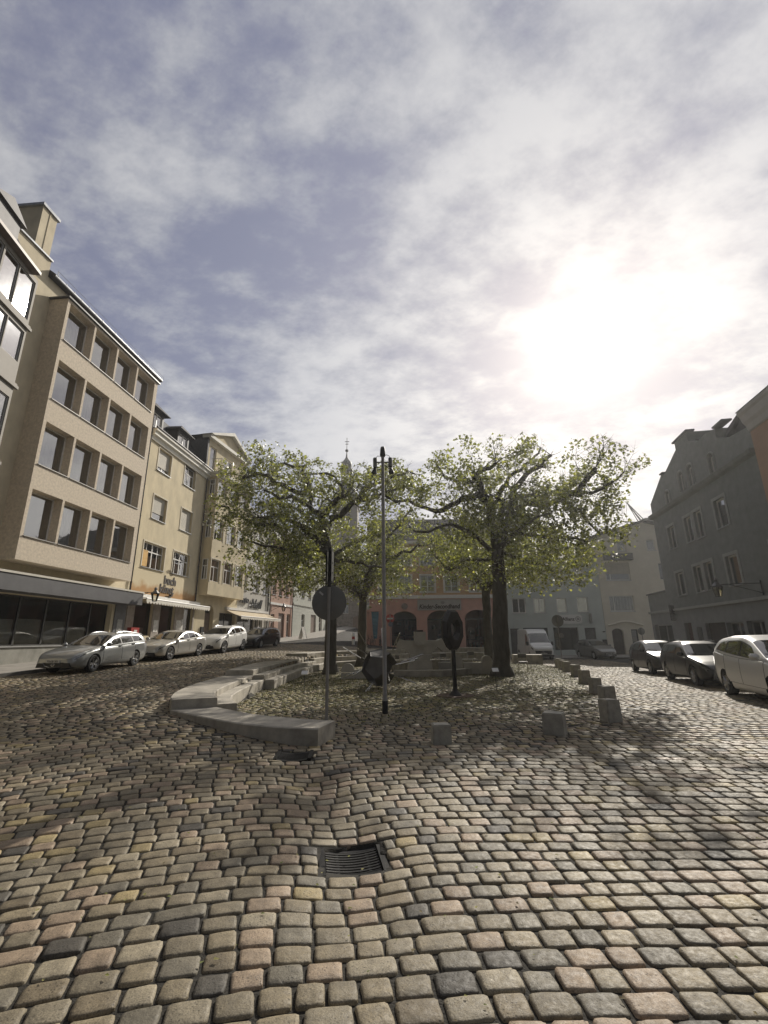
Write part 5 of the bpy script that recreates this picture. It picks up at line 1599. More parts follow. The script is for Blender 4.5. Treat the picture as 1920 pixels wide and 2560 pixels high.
def wob(pts, amp, rr):
    """subdivide a limb and give it the knuckled bends of a pollarded plane"""
    out = []
    for i in range(len(pts) - 1):
        a, b = pts[i], pts[i + 1]
        k = max(2, int((b - a).length / .45))
        for j in range(k):
            p = a.lerp(b, j / k)
            if i or j: p = p + Vector((rr.gauss(0, amp), rr.gauss(0, amp), rr.gauss(0, amp)))
            out.append(p)
    out.append(pts[-1])
    return out

def tree(label, base, trunk_top, r_base, r_top, limbs, ell, nleaf, seed, leafsize=.17, twig_n=7, dens_low=1.0):
    rr = random.Random(seed); rg = np.random.default_rng(seed)
    t = thing('plane_tree', label, 'tree', base, 0, 'plane trees on the square')
    B = Vector(base)
    m = MB()
    top = Vector(trunk_top)
    n = 12
    pts = [B.lerp(top, i / n) + (Vector((rr.gauss(0, .02), rr.gauss(0, .02), 0)) if 0 < i < n else Vector()) for i in range(n + 1)]
    pts[0].z -= .2
    rad = [r_base + (r_top - r_base) * (i / n) for i in range(n + 1)]
    rad[0] = r_base * 1.6; 
    pts.insert(1, B + Vector((0, 0, .12))); rad.insert(1, r_base * 1.35)
    pts.insert(2, B + Vector((0, 0, .35))); rad.insert(2, r_base * 1.1)
    m.tube([p - B for p in pts], rad, 14)
    tw = MB()
    leafpts = []
    def grow(p, d, L, r, lvl):
        """one branch; children on it; leaves at the ends"""
        k = max(2, int(L / .3))
        q = [p]; dd = d.normalized()
        for i in range(k):
            dd = (dd + Vector((rr.gauss(0, .22), rr.gauss(0, .22), rr.gauss(.05, .2)))).normalized()
            nx = q[-1] + dd * (L / k)
            if i > 0 and not any(((nx.x - c_[0]) / (r_[0] * 1.02)) ** 2 + ((nx.y - c_[1]) / (r_[1] * 1.02)) ** 2 + ((nx.z - c_[2]) / (r_[2] * 1.02)) ** 2 < 1 for c_, r_ in ell): break
            q.append(nx)
        k = len(q) - 1
        tw.tube([x - B for x in q], [r * .8 * (1 - .8 * i / k) for i in range(k + 1)], 3 if lvl > 0 else 5, False)
        if lvl == 0:
            for i in range(1, k + 1):
                for _ in range(2 if i < k else 3):
                    d2 = (dd + Vector((rr.gauss(0, .9), rr.gauss(0, .9), rr.gauss(.1, .7)))).normalized()
                    grow(q[i], d2, rr.uniform(.5, 1.1), r * .36, 1)
        else:
            for i in range(1, k + 1): leafpts.append((q[i], lvl))
            leafpts.append((q[-1], lvl))
    for (pl, ra, rb) in limbs:
        w = wob([Vector(p) for p in pl], .075, rr)
        k = len(w)
        rads = [(ra * 1.12 + (rb * 1.3 - ra * 1.12) * i / (k - 1)) * rr.uniform(.88, 1.2) for i in range(k)]
        m.tube([p - B for p in w], rads, 8)
        for i in range(1, k):
            fr_ = i / (k - 1)
            if fr_ < .25 and k > 5: continue
            if rr.random() < .22 and i < k - 1: continue
            nb = 2 if rr.random() < .55 + fr_ * .3 else 1
            if i == k - 1: nb = 4
            d = (w[i] - w[i - 1]).normalized()
            for _ in range(nb):
                out_ = Vector((rr.gauss(0, 1), rr.gauss(0, 1), rr.gauss(.25, .75)))
                dv = (d * .5 + out_).normalized()
                grow(w[i], dv, rr.uniform(.7, 1.9), max(.016, rb * .55), 0)
    trunk_o = m.build('trunk', bark, t, 60)
    tw.build('branches', bark, t, 60)
    C = np.array([tuple(p) for p, _ in leafpts])
    # even the spray out: twigs crowded together carry fewer leaves each
    key = np.floor(C / .55).astype(int); _, inv, cnt = np.unique(key, axis=0, return_inverse=True, return_counts=True)
    wgt = 1.0 / cnt[inv.ravel()] ** .85
    pick = rg.choice(len(C), int(nleaf * .66), p=wgt / wgt.sum())
    P1 = C[pick] + rg.normal(0, .17, (len(pick), 3))
    # leaf sprays hanging between the branches, clumped by noise
    P2 = []
    tries = 0
    while len(P2) < nleaf * .34 and tries < 60:
        tries += 1
        for (c, r) in ell:
            cc = np.array(c) + rg.normal(0, .5, 3) * np.array(r)
            if (((cc - np.array(c)) / np.array(r)) ** 2).sum() > 1: continue
            if cc[2] > 7.4 and rg.random() > .12: continue
            kk = int(rg.integers(25, 70) * dens_low)
            P2.append(cc + rg.normal(0, 1, (kk, 3)) * np.array([.5, .5, .28]))
        if sum(len(x) for x in P2) > nleaf * .34: break
    P2 = np.concatenate(P2)
    P = np.concatenate([P1, P2])
    P = P[inside_any(P, ell)]
    # clumped sprays with open gaps between them, more open towards the top
    nv = np.array([mnoise.noise(Vector(tuple(q)) * .95 + Vector((seed, 0, 0))) + .45 * mnoise.noise(Vector(tuple(q)) * 2.3) for q in P])
    thr = np.where(P[:, 2] > 7.6, .03, -.26)
    P = P[rg.random(len(P)) < sstep((nv - thr + .16) / .32) * .97 + .03]
    lo = leaves_mesh('crown', P - np.array(tuple(B)), leafsize, rg)
    link('crown', lo, t)
    return t

def PX(pts, Y, dY):
    """limb control points: picture position fixes the bearing, dY walks the limb towards or away from the camera"""
    n = len(pts)
    return [pix(x, y, Y + (dY * i / max(1, n - 1))) for i, (x, y) in enumerate(pts)]
def c4(*pp): return [(520 + x / 2.86, 1080 + y / 2.86) for x, y in pp]
def c7(*pp): return [(1000 + x / 2.676, 1060 + y / 2.676) for x, y in pp]

# --- right tree
YR = 21.2
bR = (5.12, YR, 0)
tR = pix(1244, 1375, YR)
limbsR = [
    (PX(c7((650, 840), (620, 640), (605, 520), (560, 465), (520, 400), (490, 350), (560, 310), (640, 265)), YR, -.8), .23, .07),
    (PX(c7((660, 840), (700, 700), (740, 600), (770, 440), (800, 370), (900, 300), (1010, 210)), YR, 1.6), .22, .07),
    (PX(c7((745, 620), (850, 535), (1000, 528), (1085, 490), (1190, 440), (1270, 350), (1310, 290)), YR, -1.5), .17, .07),
    (PX(c7((1085, 490), (1180, 470), (1290, 450), (1400, 400), (1500, 320)), YR - .8, -1.0), .1, .03),
    (PX(c7((770, 480), (900, 470), (1100, 455), (1200, 345)), YR + .3, 1.8), .10, .04),
    (PX(c7((600, 520), (520, 468), (430, 490), (330, 550), (230, 562), (120, 540), (-20, 520), (-120, 470)), YR, -2.2), .14, .04),
    (PX(c7((490, 400), (380, 375), (300, 360), (240, 270)), YR - .4, 1.2), .08, .03),
    (PX(c7((690, 800), (690, 650), (688, 510)), YR, .1), .12, .10),
    (PX(c7((640, 520), (700, 400), (760, 330), (860, 240), (940, 160)), YR + .3, 2.4), .11, .03),
    (PX(c7((600, 840), (500, 760), (380, 680), (240, 690), (100, 720)), YR, -2.6), .11, .03),
    (PX(c7((700, 800), (760, 720), (900, 740), (1100, 760), (1250, 790)), YR, -2.2), .11, .03),
    (PX(c7((1085, 500), (1180, 560), (1250, 620), (1320, 720)), YR - .8, -1.8), .07, .025),
    (PX(c7((650, 860), (560, 900), (420, 900), (330, 980)), YR, 2.4), .10, .03),
    (PX(c7((690, 860), (800, 900), (950, 950), (1050, 1000)), YR, 2.6), .10, .03),
    (PX(c7((680, 820), (720, 760), (860, 640), (1000, 600)), YR, -3.4), .10, .03),
    (PX(c7((640, 700), (600, 560), (560, 520), (450, 440)), YR, 3.2), .10, .03),
]
ellR = [((6.3, YR, 8.6), (5.9, 3.9, 2.5)), ((6.6, YR, 6.2), (5.2, 3.8, 2.3)), ((9.0, YR - .5, 9.0), (3.7, 2.8, 1.8)), ((4.2, YR, 9.3), (3.0, 3.0, 1.75)), ((7.6, YR + .3, 10.2), (2.4, 2.2, 1.35)), ((7.0, YR, 4.6), (3.3, 2.6, 1.2)), ((1.0, YR - 1, 8.2), (2.4, 2.2, 1.5))]
tree('tall plane tree with a thick leaning trunk and wide flat crown right of the lamp', bR, tR, .39, .28, limbsR, ellR, 44000, 11, .146)

# --- left front tree
YL = 23.5
bL = (-2.68, YL, 0)
tL = pix(826, 1395, YL)
limbsL = [
    (PX(c4((870, 900), (815, 640), (825, 560), (900, 510), (960, 460)), YL, -1.2), .22, .09),
    (PX(c4((880, 880), (780, 780), (715, 740), (680, 690), (610, 640), (480, 600), (370, 612)), YL, -2.2), .17, .05),
    (PX(c4((815, 590), (740, 560), (740, 470), (722, 385), (690, 330), (685, 262), (580, 235), (530, 240)), YL, 1.0), .14, .05),
    (PX(c4((750, 560), (650, 500), (590, 470), (500, 470), (400, 420)), YL, -1.8), .11, .04),
    (PX(c4((700, 435), (570, 405), (510, 360), (440, 312), (340, 300), (252, 325)), YL + .6, -2.0), .12, .06),
    (PX(c4((870, 620), (990, 560), (1070, 490), (1130, 410), (1200, 370)), YL, -1.6), .15, .08),
    (PX(c4((960, 460), (960, 380), (900, 320), (800, 300), (720, 300)), YL - 1.2, 1.6), .08, .03),
    (PX(c4((1130, 410), (1180, 330), (1260, 260), (1330, 230)), YL - 1.1, 1.4), .08, .03),
    (PX(c4((1070, 490), (1200, 470), (1330, 400), (1440, 380)), YL - .8, 1.0), .08, .03),
    (PX(c4((1130, 410), (1260, 340), (1400, 290), (1480, 300)), YL - 1.1, -.6), .07, .03),
    (PX(c4((520, 690), (420, 660), (300, 640), (180, 560), (100, 530)), YL - 1.5, -1.0), .08, .025),
    (PX(c4((880, 860), (760, 850), (600, 855), (470, 830), (330, 790)), YL, -3.2), .10, .03),
    (PX(c4((880, 880), (700, 900), (560, 960), (430, 1000)), YL, 2.8), .10, .03),
    (PX(c4((890, 880), (1000, 800), (1130, 760), (1300, 700)), YL, 2.4), .11, .03),
    (PX(c4((890, 900), (1000, 920), (1150, 960), (1280, 980)), YL, -2.6), .09, .03),
    (PX(c4((820, 700), (700, 600), (560, 520), (420, 500)), YL, 3.2), .10, .03),
    (PX(c4((860, 700), (900, 600), (1000, 450), (1050, 300)), YL, 3.4), .10, .03),
]
ellL = [((-4.2, YL, 8.3), (5.2, 4.0, 2.6)), ((-4.4, YL, 6.0), (4.2, 3.9, 2.4)), ((-6.3, YL - .8, 10.2), (2.5, 2.3, 1.7)), ((-6.9, YL - 1, 7.6), (2.6, 2.4, 1.7)), ((-1.6, YL, 9.4), (3.2, 2.6, 1.3)), ((-5.0, YL, 4.6), (2.6, 2.6, 1.1)), ((.4, YL - .8, 8.9), (2.3, 2.2, 1.5))]
tree('dark plane tree with gnarled limbs, its trunk right behind the round sign back', bL, tL, .31, .25, limbsL, ellL, 44000, 5, .146)

# --- two trees further back
def back_tree(label, base, h, spread, seed, nleaf, r):
    rr = random.Random(seed); b = Vector(base)
    top = b + Vector((.1, 0, h))
    limbs = []
    for k in range(9):
        a = 2 * PI * k / 9 + rr.uniform(-.3, .3); L = spread * rr.uniform(.6, 1.0)
        z = rr.uniform(.6, 4.4)
        p1 = top + Vector((math.cos(a) * L * .35, math.sin(a) * L * .35, z * .55 + .3)); p2 = top + Vector((math.cos(a) * L * .7, math.sin(a) * L * .7, z * .7 + rr.uniform(0, .8))); p3 = top + Vector((math.cos(a) * L, math.sin(a) * L, z + rr.uniform(-.2, .8)))
        limbs.append(([top + Vector((0, 0, -.1 - .1 * k)), p1, p2, p3], r * .55, .04))
    c = b + Vector((.5, 0, h + 2.2))
    ell = [(tuple(c), (spread + .4, spread * .85, 3.3)), (tuple(c - Vector((0, 0, 1.5))), (spread * .9, spread * .8, 1.7))]
    return tree(label, base, tuple(top), r, r * .85, limbs, ell, nleaf, seed, .155)
back_tree('plane tree at the back steps, its slim dark trunk left of the lamp pole', (-1.5, 29.7, 0), 4.6, 5.2, 21, 24000, .29)
back_tree('plane tree further back, its trunk half hidden by the thick right trunk', (6.7, 31.0, 0), 5.2, 4.6, 33, 19000, .30)

# ------------------------------------------------------------------ fallen leaves and bud scales on the square
rg = np.random.default_rng(3)
N = 56000
lx = rg.uniform(-4, 10.5, N); ly = rg.uniform(9.5, 34, N)
dens = np.exp(-((lx - 7.2) ** 2 / 9 + (ly - 25) ** 2 / 70)) + .5 * np.exp(-((lx + 1.8) ** 2 / 6 + (ly - 20) ** 2 / 50)) + .10
sel = in_poly(lx, ly, FLOOR_POLY) & (rg.random(N) < dens)
# a thin scatter of stray leaves over the open setts
ex, ey = rg.uniform(-11, 11, 2600), rg.uniform(1.6, 16, 2600)
lx, ly = np.concatenate([lx[sel], ex]), np.concatenate([ly[sel], ey]); n = len(lx)
a = rg.uniform(0, 2 * PI, n); s = np.where(np.arange(n) < n - 2600, rg.uniform(.012, .045, n), rg.uniform(.004, .016, n))
z0 = gz(lx, ly) + .012
P = np.stack([lx, ly, z0], 1)
V = []
for (u, v, h) in ((-1, -.6, 0), (1, -.5, .25), (.9, .6, .05), (-.8, .5, .3)):
    V.append(np.stack([lx + s * (u * np.cos(a) - v * np.sin(a)), ly + s * (u * np.sin(a) + v * np.cos(a)), z0 + s * h], 1))
V = np.stack(V, 1).reshape(-1, 3)
F = np.arange(n * 4).reshape(-1, 4)
pal = np.array([(.20, .20, .05), (.15, .17, .045), (.26, .24, .08), (.14, .11, .05)])
c = pal[rg.choice(4, n)] * rg.uniform(.7, 1.2, (n, 1))
lm = mat('leaf_litter', (.9, .9, .9), .9, attr='tint', var=.1)
lo = link('leaf_litter', np_mesh('leaf_litter', V, F, lm, np.repeat(c, 4, axis=0), smooth=False))
tag(lo, 'yellow green bud scales scattered over the sunken square', 'leaf litter', kind='stuff')
# moss in the joints: low tufts
N = 30000
lx = rg.uniform(-4.4, 10.5, N); ly = rg.uniform(9.5, 34, N)
dens = .9 * np.exp(-((lx + 2.6) ** 2 / 7 + (ly - 19) ** 2 / 60)) + .7 * np.exp(-((lx - 7.0) ** 2 / 10 + (ly - 25) ** 2 / 60)) + .05
sel = in_poly(lx, ly, FLOOR_POLY) & (rg.random(N) < dens)
lx, ly = lx[sel], ly[sel]; n = len(lx)
z0 = gz(lx, ly) - .02; a = rg.uniform(0, 2 * PI, n); s = rg.uniform(.008, .02, n); h = rg.uniform(.03, .075, n)
V = np.stack([np.stack([lx + s * np.cos(a), ly + s * np.sin(a), z0], 1), np.stack([lx - s * np.cos(a), ly - s * np.sin(a), z0], 1),
              np.stack([lx - s * .3 + rg.normal(0, .015, n), ly + rg.normal(0, .02, n), z0 + h], 1)], 1).reshape(-1, 3)
F = np.arange(n * 3).reshape(-1, 3)
c = np.array([(.07, .085, .02), (.11, .12, .03)])[rg.choice(2, n)] * rg.uniform(.7, 1.3, (n, 1))
go = link('joint_grass', np_mesh('joint_grass', V, F, lm, np.repeat(c, 3, axis=0), smooth=False))
tag(go, 'short grass and moss growing in the joints of the sunken square', 'grass', kind='stuff')
# ------------------------------------------------------------------ parked cars (lofted bodies)
def catmull(P, per):
    P = np.asarray(P, float); n = len(P)
    out = []
    for i in range(n - 1):
        p0, p1, p2, p3 = P[max(i - 1, 0)], P[i], P[i + 1], P[min(i + 2, n - 1)]
        for k in range(per):
            t = k / per
            out.append(.5 * ((2 * p1) + (-p0 + p2) * t + (2 * p0 - 5 * p1 + 4 * p2 - p3) * t * t + (-p0 + 3 * p1 - 3 * p2 + p3) * t ** 3))
    out.append(P[-1])
    return np.array(out)

def curve(pts):
    P = np.array(sorted(pts), float)
    x = np.linspace(P[0, 0], P[-1, 0], 240)
    y = np.interp(x, P[:, 0], P[:, 1])
    k = np.hanning(15); k /= k.sum()
    y2 = np.convolve(np.pad(y, 7, mode='edge'), k, 'valid')
    y2[0], y2[-1] = y[0], y[-1]
    return lambda q: np.interp(q, x, y2)

SHAPES = {
 # (L, W), roof line, belt line, half width, wheel x, wheel radius, glass stations
 'wagon': dict(L=4.7, W=1.79, roof=[(2.35, .60), (2.22, .70), (1.9, .81), (1.4, .90), (.98, .96), (.1, 1.36), (-.35, 1.45), (-1.2, 1.45), (-1.85, 1.38), (-2.15, 1.2), (-2.3, .98), (-2.35, .80)],
   belt=[(2.35, .52), (2.2, .62), (1.9, .73), (1.4, .84), (.98, .89), (0, .93), (-1.2, .98), (-2.1, 1.0), (-2.3, .92), (-2.35, .74)], wx=(1.38, -1.3), wr=.325, cowl=.98, top=.12, rear=(-1.95, -2.22), sw=(.72, -.28, -1.1, -1.95)),
 'sedan': dict(L=4.85, W=1.84, roof=[(2.42, .62), (2.3, .73), (1.9, .84), (1.4, .93), (.95, .98), (.1, 1.36), (-.3, 1.45), (-.9, 1.43), (-1.4, 1.27), (-1.75, 1.10), (-2.2, 1.07), (-2.38, .98), (-2.42, .8)],
   belt=[(2.42, .54), (2.25, .66), (1.9, .77), (1.4, .87), (.95, .92), (0, .95), (-1.2, 1.0), (-1.75, 1.02), (-2.2, 1.0), (-2.38, .9), (-2.42, .72)], wx=(1.5, -1.38), wr=.335, cowl=.95, top=.1, rear=(-.95, -1.68), sw=(.68, -.28, -.95, -1.45)),
 'suv': dict(L=4.45, W=1.85, roof=[(2.22, .74), (2.1, .88), (1.75, 1.0), (1.3, 1.08), (.95, 1.13), (.2, 1.5), (-.2, 1.62), (-1.0, 1.64), (-1.65, 1.58), (-1.98, 1.36), (-2.15, 1.1), (-2.22, .86)],
   belt=[(2.22, .62), (2.1, .76), (1.75, .9), (1.3, 1.0), (.95, 1.05), (0, 1.08), (-1.2, 1.15), (-1.95, 1.2), (-2.15, 1.04), (-2.22, .78)], wx=(1.3, -1.39), wr=.36, cowl=.95, top=.22, rear=(-1.7, -2.02), sw=(.7, -.2, -1.0, -1.65), zb=.26),
 'hatch': dict(L=4.2, W=1.76, roof=[(2.1, .64), (1.98, .76), (1.7, .87), (1.3, .95), (1.0, 1.0), (.2, 1.4), (-.2, 1.5), (-.9, 1.5), (-1.5, 1.42), (-1.85, 1.2), (-2.05, .98), (-2.1, .8)],
   belt=[(2.1, .56), (1.95, .68), (1.7, .79), (1.3, .88), (1.0, .94), (0, .97), (-1.0, 1.02), (-1.8, 1.06), (-2.05, .92), (-2.1, .74)], wx=(1.3, -1.28), wr=.32, cowl=1.0, top=.2, rear=(-1.55, -1.9), sw=(.76, -.2, -.95, -1.55)),
 'mpv': dict(L=4.45, W=1.78, roof=[(2.22, .66), (2.1, .8), (1.8, .92), (1.45, 1.02), (1.15, 1.1), (.2, 1.5), (-.3, 1.63), (-1.1, 1.63), (-1.7, 1.55), (-2.0, 1.28), (-2.18, .98), (-2.22, .8)],
   belt=[(2.22, .58), (2.1, .72), (1.8, .84), (1.45, .94), (1.15, 1.0), (0, 1.03), (-1.1, 1.1), (-1.75, 1.18), (-2.0, 1.16), (-2.18, .92), (-2.22, .74)], wx=(1.35, -1.25), wr=.33, cowl=1.15, top=.2, rear=(-1.75, -2.03), sw=(.92, -.15, -1.0, -1.78)),
 'van': dict(L=5.9, W=2.0, roof=[(2.95, .95), (2.85, 1.1), (2.5, 1.22), (2.2, 1.36), (1.45, 2.15), (1.15, 2.42), (.6, 2.58), (-1, 2.62), (-2.8, 2.6), (-2.93, 2.5), (-2.95, 2.2)],
   belt=[(2.95, .85), (2.8, 1.0), (2.4, 1.12), (2.1, 1.2), (1.5, 1.22), (0, 1.22), (-2.9, 1.22), (-2.95, 1.1)], wx=(1.95, -1.75), wr=.36, cowl=2.18, top=1.4, rear=(-2.7, -2.72), sw=(1.95, .95, .8, .6), zb=.25),
}

def shape_fn(S):
    zr, zb_ = curve(S['roof']), curve(S['belt'])
    L2, w0 = S['L'] / 2, S['W'] / 2
    zlo = S.get('zb', .2)
    wd = curve([(L2, w0 * .74), (L2 - .12, w0 * .86), (L2 - .35, w0 * .95), (L2 - .8, w0 * .99), (.2, w0), (-L2 + .9, w0 * .99), (-L2 + .4, w0 * .95), (-L2 + .12, w0 * .88), (-L2, w0 * .8)])
    zbot = curve([(L2, zlo + .1), (L2 - .25, zlo + .02), (L2 - .6, zlo), (-L2 + .6, zlo), (-L2 + .2, zlo + .06), (-L2, zlo + .14)])
    boxy = S['L'] > 5.5
    def section(x):
        w, r, b, z = float(wd(x)), float(zr(x)), float(zb_(x)), float(zbot(x))
        r = max(r, b + .03)
        hg = r - b
        k = min(hg / .5, 1)
        tum = .10 if boxy else .21
        wr = w * (.955 - tum * k)
        e = .015 + .085 * k
        pts = [(0, z), (w * .78, z), (w * .94, z + .05), (w * .985, z + (b - z) * .3), (w, z + (b - z) * .58), (w * .985, b - .06), (w * .955, b - .004),
               (w * .94, b + .06 * k), (wr + .012, r - e - .02 * k), (wr - .07 * k - .03, r - .018 * k), (wr * .55, r + .012), (0, r + .02)]
        return np.array(pts)
    PER = 4
    def S_(x, v, side):
        P = catmull(section(x), PER)
        q = np.clip(v * PER, 0, len(P) - 1.001); i = int(q); f = q - i
        p = P[i] * (1 - f) + P[i + 1] * f
        return Vector((x, side * p[0], p[1]))
    return section, S_, PER

def patch(S_, uv, side, nx=8, nv=5, off=.009, both=False):
    """surface patch lifted off the body; uv: four corners (x, v): front-low, rear-low, rear-high, front-high"""
    (a, b, c, d) = [np.array(p, float) for p in uv]
    mb = MB(); V = []
    for i in range(nx + 1):
        for j in range(nv + 1):
            s, t = i / nx, j / nv
            p = (a * (1 - s) + b * s) * (1 - t) + (d * (1 - s) + c * s) * t
            q = S_(p[0], p[1], side)
            e = .02
            tx = S_(p[0] + e, p[1], side) - S_(p[0] - e, p[1], side)
            tv = S_(p[0], min(p[1] + .1, 11), side) - S_(p[0], p[1] - .1, side)
            n = tx.cross(tv)
            n = n.normalized() if n.length > 1e-9 else Vector((0, side, 0))
            if n.dot(Vector((0, side, .2))) < 0: n = -n
            V.append(q + n * off)
    mb.add(V, [(i * (nv + 1) + j, (i + 1) * (nv + 1) + j, (i + 1) * (nv + 1) + j + 1, i * (nv + 1) + j + 1) for i in range(nx) for j in range(nv)])
    edge = [V[i * (nv + 1)] for i in range(nx + 1)] + [V[nx * (nv + 1) + j] for j in range(1, nv + 1)] + [V[i * (nv + 1) + nv] for i in range(nx - 1, -1, -1)] + [V[j] for j in range(nv - 1, -1, -1)]
    return mb, edge

def screen(S_, x0, x1, v0, off=.007, n=10):
    """full-width glass patch (windscreen or rear window) between stations x0 (low) and x1 (high)"""
    mb = MB(); V = []
    m = 12
    for i in range(n + 1):
        x = x0 + (x1 - x0) * i / n
        for j in range(m + 1):
            q = -1 + 2 * j / m
            sd = 1 if q >= 0 else -1
            v = 11 - abs(q) * (11 - v0)
            p = S_(x, v, sd)
            tx = S_(x + .03, v, sd) - S_(x - .03, v, sd)
            nn = Vector((-tx.z, 0, tx.x)).normalized()
            if nn.z < 0: nn = -nn
            V.append(p + nn * off)
    mb.add(V, [(i * (m + 1) + j, i * (m + 1) + j + 1, (i + 1) * (m + 1) + j + 1, (i + 1) * (m + 1) + j) for i in range(n) for j in range(m)])
    return mb

CARGLASS = mat('car_glass', (.012, .013, .014), .04, spec=.7, coat=.6)
TYRE = mat('tyre_rubber', (.018, .018, .018), .85, bump=.002, bscale=80)
RIM = mat('alloy_rim', (.42, .42, .42), .3, metal=.85, var=.1)
BLACKP = mat('black_plastic', (.02, .02, .021), .55, var=.15)
LAMPG = mat('headlamp_glass', (.05, .052, .055), .06, metal=.3, coat=1.0, var=.6, vscale=18)
PLATE = mat('plate_white', (.55, .55, .53), .5)
CHROME = mat('chrome_trim', (.6, .6, .6), .15, metal=1.0)
WHEELS = {}

def wheel_meshes(r):
    if r in WHEELS: return WHEELS[r]
    t = MB(); w = .1
    t.lathe([(r * .62, -w), (r * .72, -w - .012), (r * .93, -w), (r, -w * .7), (r, w * .7), (r * .93, w), (r * .72, w + .012), (r * .62, w)], 28)
    rm = MB()
    rm.lathe([(r * .66, w + .006), (r * .62, w - .01), (r * .58, w - .05), (r * .5, w - .07)], 28)
    rm.lathe([(.0, w - .02), (r * .14, w - .02), (r * .16, w - .05)], 14)
    for k in range(5):
        a = 2 * PI * k / 5
        for s in (-.16, .16):
            p = [Vector((r * .12 * math.cos(a), r * .12 * math.sin(a), w - .03)), Vector((r * .62 * math.cos(a + s), r * .62 * math.sin(a + s), w - .012))]
            rm.tube(p, [.026, .022], 5)
    bk = MB(); bk.lathe([(.0, w - .075), (r * .6, w - .075)], 20)
    WHEELS[r] = (t.mesh('wheel', TYRE, 40), rm.mesh('rim', RIM, 40), bk.mesh('brake', BLACKP))
    return WHEELS[r]

